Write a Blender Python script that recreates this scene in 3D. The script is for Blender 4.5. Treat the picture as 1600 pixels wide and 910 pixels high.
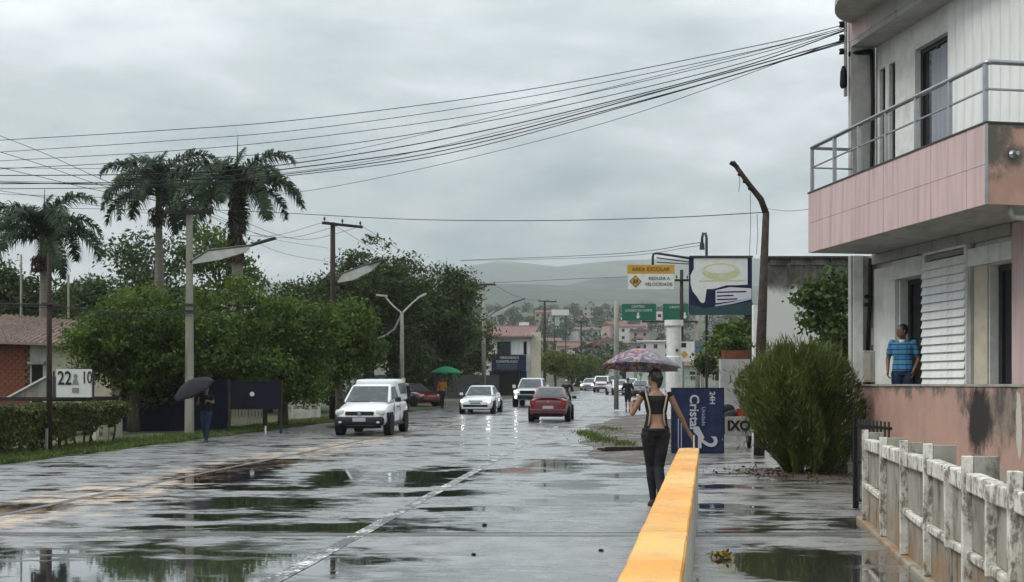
import bpy, math, random
import numpy as np
from mathutils import Vector, Matrix

random.seed(11)
rng = np.random.default_rng(11)
S = bpy.context.scene
COL = S.collection
PI = math.pi
for o in list(bpy.data.objects):
    bpy.data.objects.remove(o)

# ------------------------------------------------------------------ camera
F, CX, HZ, CAMH = 1750.0, 800.0, 601.0, 1.58
cam_data = bpy.data.cameras.new('camera')
cam = bpy.data.objects.new('camera', cam_data)
COL.objects.link(cam)
cam.location = (0, 0, CAMH)
cam.rotation_euler = (PI / 2, 0, 0)
cam_data.sensor_width = 36
cam_data.lens = 36 * F / 1600
cam_data.shift_y = 146 / 1600
cam_data.clip_start = 0.1
cam_data.clip_end = 20000
S.camera = cam

# ------------------------------------------------------------------ world: overcast sky
SUN_EL, SUN_AZ = math.radians(48), math.radians(248)
world = bpy.data.worlds.new('World')
S.world = world
world.use_nodes = True
nt = world.node_tree
nt.nodes.clear()
N, LK = nt.nodes, nt.links


def wn(t, **kw):
    n = N.new(t)
    for k, v in kw.items():
        setattr(n, k, v)
    return n


def wmath(op, a, b=None, c=None):
    n = wn('ShaderNodeMath', operation=op)
    for i, x in enumerate((a, b, c)):
        if x is None:
            continue
        if isinstance(x, (int, float)):
            n.inputs[i].default_value = x
        else:
            LK.new(x, n.inputs[i])
    return n.outputs[0]


out = wn('ShaderNodeOutputWorld')
bg = wn('ShaderNodeBackground')
bg.inputs['Strength'].default_value = 0.1
LK.new(bg.outputs[0], out.inputs['Surface'])
sky = wn('ShaderNodeTexSky', sky_type='NISHITA')
sky.sun_disc = False
sky.sun_elevation = SUN_EL
sky.sun_rotation = SUN_AZ
tc = wn('ShaderNodeTexCoord')
sep = wn('ShaderNodeSeparateXYZ')
LK.new(tc.outputs['Generated'], sep.inputs[0])
zpos = wmath('MAXIMUM', sep.outputs['Z'], 0.0)
den = wmath('ADD', zpos, 0.16)
cx = wmath('DIVIDE', sep.outputs['X'], den)
cy = wmath('DIVIDE', sep.outputs['Y'], den)
comb = wn('ShaderNodeCombineXYZ')
LK.new(cx, comb.inputs[0])
LK.new(cy, comb.inputs[1])
n1 = wn('ShaderNodeTexNoise')
n1.inputs['Scale'].default_value = 0.62
n1.inputs['Detail'].default_value = 7
n1.inputs['Roughness'].default_value = 0.5
n1.inputs['Distortion'].default_value = 0.5
mp = wn('ShaderNodeMapping')
mp.inputs['Location'].default_value = (9.45, 14.38, 4.39)
LK.new(comb.outputs[0], mp.inputs[0])
LK.new(mp.outputs[0], n1.inputs['Vector'])
ramp = wn('ShaderNodeValToRGB')
ramp.color_ramp.elements[0].position = 0.41
ramp.color_ramp.elements[0].color = (0.29, 0.36, 0.375, 1)
ramp.color_ramp.elements[1].position = 0.60
ramp.color_ramp.elements[1].color = (0.84, 0.87, 0.90, 1)
e = ramp.color_ramp.elements.new(0.5)
e.color = (0.52, 0.575, 0.59, 1)
n2 = wn('ShaderNodeTexNoise')
n2.inputs['Scale'].default_value = 1.9
n2.inputs['Detail'].default_value = 8
n2.inputs['Roughness'].default_value = 0.6
mp2 = wn('ShaderNodeMapping')
mp2.inputs['Location'].default_value = (4.2, 8.3, 1.1)
LK.new(comb.outputs[0], mp2.inputs[0])
LK.new(mp2.outputs[0], n2.inputs['Vector'])
cloud = wmath('ADD', wmath('MULTIPLY', n1.outputs['Fac'], 0.72), wmath('MULTIPLY', n2.outputs['Fac'], 0.28))
LK.new(cloud, ramp.inputs[0])
# an overcast dome grows brighter towards the zenith
zen = wmath('MULTIPLY_ADD', zpos, 18.0, 6.2)
grad = wn('ShaderNodeVectorMath', operation='SCALE')
LK.new(ramp.outputs[0], grad.inputs[0])
LK.new(zen, grad.inputs['Scale'])
mixs = wn('ShaderNodeMix', data_type='RGBA')
mixs.inputs['Factor'].default_value = 0.94
LK.new(sky.outputs[0], mixs.inputs['A'])
LK.new(grad.outputs[0], mixs.inputs['B'])
LK.new(mixs.outputs['Result'], bg.inputs['Color'])

sun_data = bpy.data.lights.new('sun', 'SUN')
sun_data.energy = 1.5
sun_data.angle = math.radians(22)
sun_data.color = (1.0, 0.96, 0.9)
sun = bpy.data.objects.new('sun', sun_data)
COL.objects.link(sun)
_d = Vector((math.cos(SUN_EL) * math.sin(SUN_AZ), math.cos(SUN_EL) * math.cos(SUN_AZ), math.sin(SUN_EL)))
sun.rotation_euler = _d.to_track_quat('Z', 'Y').to_euler()

S.view_settings.view_transform = 'Standard'
S.view_settings.look = 'None'
S.view_settings.exposure = 0.26
S.view_settings.gamma = 1.0
S.render.engine = 'CYCLES'
S.cycles.max_bounces = 6
S.cycles.diffuse_bounces = 3
S.cycles.glossy_bounces = 3
S.cycles.transmission_bounces = 4
S.cycles.volume_bounces = 1
S.cycles.transparent_max_bounces = 8
S.cycles.caustics_reflective = False
S.cycles.caustics_refractive = False
S.cycles.use_denoising = True

# ------------------------------------------------------------------ helpers
_HT = ([-60, 45, 67, 122, 200, 300, 400, 650, 900, 1200, 6000], [0, 0, .19, .75, 1.7, 6, 14, 42, 60, 74, 90])


def h(y):
    return sum(float(np.interp(y + d, *_HT)) for d in (-6, -2, 2, 6)) / 4 if y > 38 else 0.0


_LT = ([-20, 0, 22, 47, 67, 90, 122, 200, 300], [-14.9, -12.6, -10.2, -7.5, -4.2, 0.0, 6.3, 22, 43])


def road_edge(y):
    return sum(float(np.interp(y + d, *_LT)) for d in (-8, -4, 0, 4, 8)) / 5


def at(u, v, y):
    return Vector(((u - CX) / F * y, y, CAMH + (HZ - v) / F * y))


def gx(u, y):
    return (u - CX) / F * y


class MB:
    """collects shapes, then links them as one mesh object"""

    def __init__(s, off=(0, 0, 0)):
        s.v, s.f, s.off = [], [], Vector(off)

    def add(s, vs, fs):
        o = len(s.v)
        s.v += [tuple(v) for v in vs]
        s.f += [tuple(i + o for i in f) for f in fs]
        return s

    def box(s, a, b, M=None):
        x0, y0, z0 = a
        x1, y1, z1 = b
        vs = [Vector(p) for p in ((x0, y0, z0), (x1, y0, z0), (x1, y1, z0), (x0, y1, z0), (x0, y0, z1), (x1, y0, z1), (x1, y1, z1), (x0, y1, z1))]
        if M is not None:
            vs = [M @ p for p in vs]
        return s.add(vs, [(0, 3, 2, 1), (4, 5, 6, 7), (0, 1, 5, 4), (1, 2, 6, 5), (2, 3, 7, 6), (3, 0, 4, 7)])

    def hexa(s, vs):
        return s.add(vs, [(0, 3, 2, 1), (4, 5, 6, 7), (0, 1, 5, 4), (1, 2, 6, 5), (2, 3, 7, 6), (3, 0, 4, 7)])

    def beam(s, p, q, w, hh=None):
        p, q = Vector(p), Vector(q)
        hh = hh or w
        d = (q - p).normalized()
        up = Vector((0, 0, 1)) if abs(d.z) < 0.95 else Vector((0, 1, 0))
        a = d.cross(up).normalized() * (w / 2)
        b = a.cross(d).normalized() * (hh / 2)
        return s.hexa([p - a - b, p + a - b, p + a + b, p - a + b, q - a - b, q + a - b, q + a + b, q - a + b])

    def tube(s, pts, r, n=8):
        pts = [Vector(p) for p in pts]
        rs = r if isinstance(r, (list, tuple)) else [r] * len(pts)
        vs, fs = [], []
        ref = None
        for i, p in enumerate(pts):
            d = (pts[min(i + 1, len(pts) - 1)] - pts[max(i - 1, 0)]).normalized()
            if ref is None:
                ref = Vector((0, 0, 1)) if abs(d.z) < 0.9 else Vector((1, 0, 0))
            a = (ref - d * ref.dot(d)).normalized()
            b = d.cross(a)
            ref = a
            for k in range(n):
                t = 2 * PI * k / n
                vs.append(p + (a * math.cos(t) + b * math.sin(t)) * rs[i])
        for i in range(len(pts) - 1):
            for k in range(n):
                k2 = (k + 1) % n
                fs.append((i * n + k, i * n + k2, (i + 1) * n + k2, (i + 1) * n + k))
        fs.append(tuple(range(n - 1, -1, -1)))
        fs.append(tuple(range((len(pts) - 1) * n, len(pts) * n)))
        return s.add(vs, fs)

    def loft(s, rings, cap=True):
        n = len(rings[0])
        vs = [Vector(p) for r in rings for p in r]
        fs = []
        for i in range(len(rings) - 1):
            for k in range(n):
                k2 = (k + 1) % n
                fs.append((i * n + k, i * n + k2, (i + 1) * n + k2, (i + 1) * n + k))
        if cap:
            fs.append(tuple(range(n - 1, -1, -1)))
            fs.append(tuple(range((len(rings) - 1) * n, len(rings) * n)))
        return s.add(vs, fs)

    def ell(s, rings, n=14):
        """rings: (centre, rx, ry) ellipses in level planes"""
        return s.loft([[Vector(c) + Vector((math.cos(2 * PI * k / n) * rx, math.sin(2 * PI * k / n) * ry, 0)) for k in range(n)] for c, rx, ry in rings])

    def ball(s, c, r, n=12, m=8, M=None):
        c = Vector(c)
        r = r if isinstance(r, (tuple, list)) else (r, r, r)
        vs, fs = [], []
        for j in range(1, m):
            ph = PI * j / m
            for k in range(n):
                t = 2 * PI * k / n
                p = Vector((math.sin(ph) * math.cos(t) * r[0], math.sin(ph) * math.sin(t) * r[1], math.cos(ph) * r[2]))
                vs.append(c + (M @ p if M is not None else p))
        top = Vector((0, 0, r[2]))
        vs += [c + (M @ top if M is not None else top), c - (M @ top if M is not None else top)]
        T = len(vs) - 2
        for j in range(m - 2):
            for k in range(n):
                k2 = (k + 1) % n
                fs.append((j * n + k, (j + 1) * n + k, (j + 1) * n + k2, j * n + k2))
        for k in range(n):
            fs.append((T, k, (k + 1) % n))
            fs.append((T + 1, (m - 2) * n + (k + 1) % n, (m - 2) * n + k))
        return s.add(vs, fs)

    def lathe(s, prof, n=16, M=None):
        vs, fs = [], []
        for r, z in prof:
            for k in range(n):
                t = 2 * PI * k / n
                p = Vector((r * math.cos(t), r * math.sin(t), z))
                vs.append(M @ p if M is not None else p)
        for i in range(len(prof) - 1):
            for k in range(n):
                k2 = (k + 1) % n
                fs.append((i * n + k, i * n + k2, (i + 1) * n + k2, (i + 1) * n + k))
        fs.append(tuple(range(n - 1, -1, -1)))
        fs.append(tuple(range((len(prof) - 1) * n, len(prof) * n)))
        return s.add(vs, fs)

    def prism(s, poly, dvec):
        poly = [Vector(p) for p in poly]
        d = Vector(dvec)
        n = len(poly)
        vs = poly + [p + d for p in poly]
        fs = [tuple(range(n - 1, -1, -1)), tuple(range(n, 2 * n))] + [(k, (k + 1) % n, n + (k + 1) % n, n + k) for k in range(n)]
        return s.add(vs, fs)

    def slab(s, c, u0, u1, v0, v1, t0, t1):
        """thin plate on the quad c (4 corners), inset in its own u/v, between offsets t0 and t1 along its normal"""
        c = [Vector(p) for p in c]
        nn = (c[1] - c[0]).cross(c[3] - c[0]).normalized()

        def P(u, v):
            return (c[0] * (1 - u) + c[1] * u) * (1 - v) + (c[3] * (1 - u) + c[2] * u) * v
        q = [P(u0, v0), P(u1, v0), P(u1, v1), P(u0, v1)]
        return s.hexa([p + nn * t0 for p in q] + [p + nn * t1 for p in q])

    def mesh(s, name):
        me = bpy.data.meshes.new(name)
        o = s.off
        me.from_pydata([(v[0] - o.x, v[1] - o.y, v[2] - o.z) for v in s.v], [], s.f)
        me.update()
        return me

    def build(s, name, mat, parent=None, smooth=False, bevel=0, loc=None, seg=2, sub=0, fix=False, **props):
        me = s.mesh(name)
        if mat is not None:
            me.materials.append(mat)
        if smooth:
            me.polygons.foreach_set('use_smooth', [True] * len(me.polygons))
        o = bpy.data.objects.new(name, me)
        COL.objects.link(o)
        if parent is not None:
            o.parent = parent
        if loc is not None:
            o.location = loc
        if bevel:
            m = o.modifiers.new('bevel', 'BEVEL')
            m.width = bevel
            m.segments = seg
            m.limit_method = 'ANGLE'
        if sub:
            m = o.modifiers.new('sub', 'SUBSURF')
            m.levels = m.render_levels = sub
        for k, v in props.items():
            o[k] = v
        return o


def tag(o, label, cat, group=None):
    o['label'] = label
    o['category'] = cat
    if group:
        o['group'] = group
    return o


def thing(name, label, cat, loc=(0, 0, 0), rz=0.0, group=None):
    loc = Vector(loc)
    o = bpy.data.objects.new(name, None)
    COL.objects.link(o)
    o.location = loc
    o.rotation_euler = (0, 0, rz)
    o.empty_display_size = 0.2
    return tag(o, label, cat, group)


def struct(o):
    o['kind'] = 'structure'
    return o


def inst(me, name, parent=None, loc=(0, 0, 0), rot=(0, 0, 0), scale=(1, 1, 1)):
    o = bpy.data.objects.new(name, me)
    COL.objects.link(o)
    o.parent = parent
    o.location, o.rotation_euler, o.scale = loc, rot, scale
    return o


def text(body, size, mat, parent, M, name='lettering', ex=0.003, sx=1.0, bold=0.0):
    cu = bpy.data.curves.new(name, 'FONT')
    cu.body = body
    cu.size = size
    cu.extrude = ex
    cu.offset = bold
    cu.align_x, cu.align_y = 'CENTER', 'CENTER'
    cu.resolution_u = 3
    tmp = bpy.data.objects.new(name, cu)
    me = bpy.data.meshes.new_from_object(tmp)
    bpy.data.objects.remove(tmp)
    me.materials.clear()
    me.materials.append(mat)
    o = bpy.data.objects.new(name, me)
    COL.objects.link(o)
    o.parent = parent
    o.matrix_local = M @ Matrix.Diagonal((sx, 1, 1, 1))
    return o


UPRIGHT = Matrix.Rotation(PI / 2, 4, 'X')      # text standing up, read from -Y


# ------------------------------------------------------------------ materials
def c3(c):
    return (c[0], c[1], c[2], 1)


class NT:
    def __init__(s, name):
        s.m = bpy.data.materials.new(name)
        s.m.use_nodes = True
        s.t = s.m.node_tree
        s.b = s.t.nodes['Principled BSDF']
        s.co = s.n('ShaderNodeTexCoord').outputs['Object']

    def n(s, t, **kw):
        x = s.t.nodes.new(t)
        for k, v in kw.items():
            setattr(x, k, v)
        return x

    def l(s, a, b):
        s.t.links.new(a, b)

    def setin(s, sock, x):
        if isinstance(x, (int, float)):
            sock.default_value = x
        elif isinstance(x, (tuple, list)):
            sock.default_value = c3(x) if len(sock.default_value) == 4 else x
        else:
            s.l(x, sock)

    def math(s, op, a, b=0.0, c=0.0, clamp=False):
        x = s.n('ShaderNodeMath', operation=op, use_clamp=clamp)
        for i, q in enumerate((a, b, c)):
            s.setin(x.inputs[i], q)
        return x.outputs[0]

    def mapping(s, scale=(1, 1, 1), loc=(0, 0, 0), rot=(0, 0, 0), co=None):
        x = s.n('ShaderNodeMapping')
        x.inputs['Scale'].default_value = scale
        x.inputs['Location'].default_value = loc
        x.inputs['Rotation'].default_value = rot
        s.l(co or s.co, x.inputs['Vector'])
        return x.outputs[0]

    def noise(s, scale, detail=4, rough=0.55, stretch=(1, 1, 1), loc=(0, 0, 0), dist=0.0, co=None):
        x = s.n('ShaderNodeTexNoise')
        x.inputs['Scale'].default_value = scale
        x.inputs['Detail'].default_value = detail
        x.inputs['Roughness'].default_value = rough
        x.inputs['Distortion'].default_value = dist
        s.l(s.mapping(stretch, loc, co=co), x.inputs['Vector'])
        return x.outputs['Fac']

    def step(s, x, a, b, lo=0.0, hi=1.0):
        q = s.n('ShaderNodeMapRange', interpolation_type='SMOOTHSTEP')
        s.setin(q.inputs['Value'], x)
        q.inputs['From Min'].default_value = a
        q.inputs['From Max'].default_value = b
        q.inputs['To Min'].default_value = lo
        q.inputs['To Max'].default_value = hi
        return q.outputs[0]

    def mix(s, f, a, b):
        x = s.n('ShaderNodeMix', data_type='RGBA')
        s.setin(x.inputs['Factor'], f)
        s.setin(x.inputs['A'], a)
        s.setin(x.inputs['B'], b)
        return x.outputs['Result']

    def bump(s, hgt, strength=0.3, dist=0.02, nrm=None):
        x = s.n('ShaderNodeBump')
        s.setin(x.inputs['Strength'], strength)
        x.inputs['Distance'].default_value = dist
        s.l(hgt, x.inputs['Height'])
        if nrm:
            s.l(nrm, x.inputs['Normal'])
        return x.outputs[0]

    def ellipse(s, c, r, co=None):
        """1 at the centre, 0 at the rim and below it outside"""
        v = s.n('ShaderNodeVectorMath', operation='SUBTRACT')
        s.l(co or s.co, v.inputs[0])
        v.inputs[1].default_value = c
        w = s.n('ShaderNodeVectorMath', operation='DIVIDE')
        s.l(v.outputs[0], w.inputs[0])
        w.inputs[1].default_value = r
        q = s.n('ShaderNodeVectorMath', operation='LENGTH')
        s.l(w.outputs[0], q.inputs[0])
        return s.math('SUBTRACT', 1.0, q.outputs['Value'])

    def out(s, col=None, rough=None, nrm=None, **kw):
        if col is not None:
            s.setin(s.b.inputs['Base Color'], col)
        if rough is not None:
            s.setin(s.b.inputs['Roughness'], rough)
        if nrm is not None:
            s.l(nrm, s.b.inputs['Normal'])
        for k, v in kw.items():
            s.setin(s.b.inputs[k.replace('_', ' ')], v)
        return s.m


def mat(name, c, c2=None, rough=0.7, scale=4.0, stretch=(1, 1, 1), lo=0.4, hi=0.65, bump=0.0, bscale=60, metal=0.0, stain=None, sstr=(3, 3, 0.35), slo=0.52, shi=0.72, **kw):
    k = NT(name)
    col = c
    if c2 is not None:
        col = k.mix(k.step(k.noise(scale, 5, 0.6, stretch), lo, hi), c, c2)
    if stain is not None:
        col = k.mix(k.step(k.noise(1.6, 6, 0.65, sstr, (4, 2, 7)), slo, shi, 0, 0.85), col, stain)
    nrm = k.bump(k.noise(bscale, 3), bump, 0.01) if bump else None
    if rough > .5 and 'Specular_IOR_Level' not in kw:
        kw['Specular_IOR_Level'] = .18
    return k.out(col, rough, nrm, Metallic=metal, **kw)


def leafmat(name, a, b, trans=0.25, rough=0.55):
    k = NT(name)
    g = k.n('ShaderNodeNewGeometry')
    f = k.math('ADD', k.math('MULTIPLY', g.outputs['Random Per Island'], 0.38), k.math('MULTIPLY', k.step(k.noise(1.1, 3), 0.32, 0.68), 0.62))
    col = k.mix(f, a, b)
    k.out(col, rough, Specular_IOR_Level=.22)
    t = k.n('ShaderNodeBsdfTranslucent')
    k.l(col, t.inputs['Color'])
    ms = k.n('ShaderNodeMixShader')
    ms.inputs[0].default_value = trans
    k.l(k.b.outputs[0], ms.inputs[1])
    k.l(t.outputs[0], ms.inputs[2])
    k.l(ms.outputs[0], k.t.nodes['Material Output'].inputs['Surface'])
    return k.m


M = {}
M['white_paint'] = mat('white_paint', (.72, .72, .69), (.60, .60, .56), stain=(.33, .31, .27), slo=.58, shi=.8, rough=.75, bump=.1)
M['wall_white'] = mat('wall_white', (.74, .74, .72), (.63, .63, .60), stain=(.34, .33, .29), sstr=(4, 4, .3), slo=.50, shi=.85, rough=.7)
M['panel_white'] = mat('panel_white', (.80, .81, .80), (.70, .71, .70), scale=2, stretch=(3, 3, .4), rough=.45, stain=(.45, .45, .42), sstr=(4, 4, .25), slo=.55, shi=.9)
M['grey_plaster_and_shade'] = mat('grey_plaster_and_shade', (.43, .42, .40), (.35, .345, .33), scale=2.5, stain=(.25, .24, .22), rough=.85, bump=.15)  # grey plaster parts, and the painted shade of the end walls
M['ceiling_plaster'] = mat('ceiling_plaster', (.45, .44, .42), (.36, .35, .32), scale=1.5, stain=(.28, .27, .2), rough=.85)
M['pink_tile'] = mat('pink_tile', (.57, .42, .41), (.48, .35, .34), scale=2.2, stretch=(5, 5, .35), stain=(.30, .22, .21), sstr=(5, 5, .25), slo=.50, shi=.80, rough=.5)
M['cream'] = mat('cream', (.55, .50, .40), (.47, .43, .34), rough=.8, stain=(.3, .27, .2), slo=.6, shi=.85)
M['dark_glass'] = mat('dark_glass', (.012, .014, .017), rough=.06)
M['room_dark'] = mat('room_dark', (.015, .014, .013), rough=.9)  # near-black colour standing in for unlit interiors
M['curtain'] = mat('curtain', (.30, .32, .36), (.24, .26, .30), scale=5, stretch=(5, 5, .1), rough=.6)
M['steel'] = mat('steel', (.36, .37, .38), (.30, .31, .32), rough=.35, metal=.85)
M['dark_metal'] = mat('dark_metal', (.035, .035, .035), (.06, .05, .045), rough=.5, metal=.3)
M['black'] = mat('black', (.010, .010, .011), rough=.7)
M['rubber'] = mat('rubber', (.02, .02, .02), rough=.8)
M['cable'] = mat('cable', (.02, .02, .022), rough=.6)
M['concrete'] = mat('concrete', (.36, .345, .31), (.27, .26, .235), scale=3, stain=(.18, .17, .15), rough=.85, bump=.2)
M['pole_concrete'] = mat('pole_concrete', (.30, .285, .245), (.23, .215, .185), scale=3, stretch=(1, 1, .3), stain=(.13, .12, .1), rough=.9)
M['wood_dark'] = mat('wood_dark', (.034, .026, .022), (.06, .045, .036), scale=8, stretch=(3, 3, .3), rough=.9)
M['crossarm'] = mat('crossarm', (.028, .024, .022), (.04, .035, .03), rough=.9)
M['rust'] = mat('rust', (.042, .032, .028), (.07, .05, .04), scale=9, stain=(.03, .025, .024), rough=.85)
M['fin'] = mat('fin', (.50, .50, .47), (.40, .40, .375), scale=3, rough=.5)
M['green_sign'] = mat('green_sign', (.006, .13, .075), (.005, .115, .068), rough=.4)
M['yellow_sign'] = mat('yellow_sign', (.55, .30, .02), (.50, .27, .02), rough=.45)
M['sign_white'] = mat('sign_white', (.66, .66, .63), (.60, .60, .57), rough=.5)
M['sign_ink'] = mat('sign_ink', (.03, .03, .03), rough=.6)
M['brown_ink'] = mat('brown_ink', (.12, .06, .01), rough=.6)
M['navy'] = mat('navy', (.010, .014, .042), (.014, .02, .055), scale=3, rough=.6)
M['navy_sign'] = mat('navy_sign', (.020, .030, .078), (.032, .044, .10), scale=2.2, rough=.55)
M['pale_ink'] = mat('pale_ink', (.55, .54, .58), rough=.5)
M['lime_ink'] = mat('lime_ink', (.45, .50, .22), (.55, .57, .40), rough=.5)
M['lilac_ink'] = mat('lilac_ink', (.42, .42, .55), rough=.5)
M['teal_dark'] = mat('teal_dark', (.012, .04, .05), (.02, .06, .07), rough=.5)
M['bark'] = mat('bark', (.09, .07, .055), (.14, .115, .09), scale=6, stretch=(2, 2, .4), rough=.95, bump=.4, bscale=15)
M['bark_dark'] = mat('bark_dark', (.045, .037, .03), (.075, .06, .05), scale=6, stretch=(2, 2, .4), rough=.95, bump=.4, bscale=15)
M['palm_trunk'] = mat('palm_trunk', (.17, .15, .125), (.24, .215, .18), scale=4, stretch=(.5, .5, 6), rough=.95)
M['dry_leaf'] = leafmat('dry_leaf', (.05, .032, .018), (.105, .07, .04), .1)
M['shaft_green'] = mat('shaft_green', (.06, .09, .03), (.08, .11, .04), rough=.6)
M['palm'] = leafmat('palm', (.018, .038, .017), (.052, .088, .034), .2, .5)
M['leaf_light'] = leafmat('leaf_light', (.030, .060, .011), (.130, .190, .031), .3)
M['leaf_mid'] = leafmat('leaf_mid', (.032, .055, .014), (.075, .115, .028), .25)
M['leaf_dark'] = leafmat('leaf_dark', (.022, .040, .011), (.080, .112, .028), .22)
M['leaf_shrub'] = leafmat('leaf_shrub', (.046, .078, .018), (.155, .195, .048), .3)
M['leaf_hedge'] = leafmat('leaf_hedge', (.035, .055, .014), (.11, .12, .03), .2)
M['leaf_clip'] = leafmat('leaf_clip', (.055, .085, .012), (.14, .17, .024), .2)
M['grass'] = leafmat('grass', (.050, .085, .016), (.13, .165, .04), .25)
M['leaf_far'] = leafmat('leaf_far', (.025, .04, .018), (.05, .075, .03), .1)
M['brick'] = mat('brick', (.24, .085, .05), (.17, .06, .042), scale=3, rough=.9, stain=(.15, .07, .05))
M['mortar'] = mat('mortar', (.24, .18, .14), rough=.95)
M['roof_pink'] = mat('roof_pink', (.30, .215, .19), (.21, .155, .14), scale=4, rough=.9, stain=(.16, .12, .11))
M['skin'] = mat('skin', (.30, .165, .105), (.27, .145, .09), rough=.5)
M['skin_dark'] = mat('skin_dark', (.17, .09, .06), (.15, .08, .05), rough=.5)
M['hair'] = mat('hair', (.010, .008, .008), rough=.45)
M['hair_grey'] = mat('hair_grey', (.32, .28, .22), (.22, .19, .15), rough=.8)
M['cloth_black'] = mat('cloth_black', (.013, .013, .015), (.018, .018, .02), rough=.9)
M['cloth_trouser'] = mat('cloth_trouser', (.016, .016, .019), (.028, .027, .032), scale=9, stretch=(1, 1, 2.5), rough=.85, bump=.8, bscale=16)
M['strap'] = mat('strap', (.38, .30, .23), rough=.8)
M['jeans'] = mat('jeans', (.02, .03, .06), (.03, .045, .085), rough=.9)
M['orange_cloth'] = mat('orange_cloth', (.46, .19, .035), (.36, .15, .03), rough=.85)
M['shoe'] = mat('shoe', (.05, .035, .03), rough=.7)
M['car_white'] = mat('car_white', (.78, .79, .80), rough=.25, Coat_Weight=.6)
M['car_silver'] = mat('car_silver', (.60, .62, .64), rough=.3, Coat_Weight=.6)
M['car_red'] = mat('car_red', (.13, .006, .014), (.11, .005, .012), rough=.28, Coat_Weight=.7)
M['car_teal'] = mat('car_teal', (.20, .27, .28), rough=.3, Coat_Weight=.5)
M['car_dark'] = mat('car_dark', (.04, .045, .05), rough=.3, Coat_Weight=.5)
M['car_glass'] = mat('car_glass', (.055, .06, .07), (.10, .105, .115), scale=2, rough=.08)
M['bumper'] = mat('bumper', (.022, .024, .026), rough=.55)
M['plate'] = mat('plate', (.42, .40, .42), rough=.5)
M['rim'] = mat('rim', (.30, .31, .32), rough=.35, metal=.7)
M['tail'] = mat('tail', (.28, .012, .014), rough=.15)
M['lens'] = mat('lens', (.62, .64, .66), rough=.1)
k = NT('lamp_lit')
M['lamp_lit'] = k.out((.9, .9, .85), .2, Emission_Color=(1, .97, .9), Emission_Strength=14)
M['green_cloth'] = mat('green_cloth', (.01, .22, .10), (.01, .17, .08), rough=.7)
M['umbrella_black'] = mat('umbrella_black', (.015, .014, .018), (.022, .02, .024), scale=2, rough=.8)

# ------------------------------------------------------------------ ground, hills, road
def sheet(name, xs, ys, zf, m, uv=None, xf=None):
    vs, fs, uvs = [], [], []
    nx = len(xs)
    for y in ys:
        for x in xs:
            X = xf(x, y) if xf else x
            vs.append((X, y, zf(X, y)))
            uvs.append((x, y))
    for j in range(len(ys) - 1):
        for i in range(nx - 1):
            a = j * nx + i
            fs.append((a, a + 1, a + nx + 1, a + nx))
    me = bpy.data.meshes.new(name)
    me.from_pydata(vs, [], fs)
    me.materials.append(m)
    me.polygons.foreach_set('use_smooth', [True] * len(fs))
    if uv:
        lay = me.uv_layers.new(name='lane')
        for lp in me.loops:
            lay.data[lp.index].uv = uvs[lp.vertex_index]
    o = bpy.data.objects.new(name, me)
    COL.objects.link(o)
    return struct(o)


def bumpy(x, y, s):
    return (math.sin(x / s * 1.3 + 1.7) * math.cos(y / s * 1.1 - .6) + .5 * math.sin(x / s * 2.9 + y / s * 2.1) + .28 * math.sin(x / s * 6.1 - y / s * 4.3 + 2))


k = NT('earth')
col = k.mix(k.step(k.noise(.9, 6), .4, .6), (.09, .075, .05), (.05, .06, .025))
far = k.mix(k.step(k.noise(.02, 5), .42, .6), (.03, .045, .02), (.075, .075, .045))
sp = k.n('ShaderNodeSeparateXYZ')
k.l(k.co, sp.inputs[0])
M['earth'] = k.out(k.mix(k.step(sp.outputs['Y'], 90, 200), col, far), .9)
ys = [-40, -20, 0, 10, 20, 30, 40, 45, 50, 55, 60, 67, 75, 85, 95, 105, 115, 125, 140, 160, 180, 200, 225, 250, 275, 300, 340, 380, 420, 470, 520, 580, 640, 700, 780, 860, 950, 1100, 1400, 2000, 3500, 6500]
xs = [-4000, -2000, -1000, -500, -250, -120, -60, -30, -15, -5, 5, 15, 30, 60, 120, 250, 500, 1000, 2000, 4000]
sheet('ground', xs, ys, lambda x, y: h(y) - .03, M['earth'])

k = NT('hill_forest')
M['hill'] = k.out(k.mix(k.step(k.noise(.012, 8, .65), .4, .62), (.016, .032, .022), (.055, .075, .048)), .95)


def ridge(y0, y1, yc, hfun, name, s, n=70):
    xs_ = [-2600 + 5600 * i / n for i in range(n + 1)]
    ys_ = [y0 + (y1 - y0) * j / 26 for j in range(27)]

    def z(x, y):
        t = (y - y0) / (yc - y0) if y < yc else (y1 - y) / (y1 - yc)
        t = max(0, min(1, t))
        e_ = t * t * (3 - 2 * t)
        return h(y) - 8 + e_ * (hfun(x) + 16 * bumpy(x, y, s) + 6 * bumpy(x + 90, y, s * .3))
    return sheet(name, xs_, ys_, z, M['hill'])


# a nearer wooded slope, and the long ridge behind it that fades into the cloud
ridge(900, 2300, 1750, lambda x: float(np.interp(x, [-2600, -900, -300, 0, 150, 330, 700, 3000], [30, 45, 70, 84, 92, 74, 60, 50])), 'hill', 190)
ridge(2350, 3900, 3050, lambda x: float(np.interp(x, [-2600, -1300, -700, -150, 250, 700, 1300, 3000], [90, 130, 170, 225, 268, 275, 260, 200])), 'hill', 420)


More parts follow.
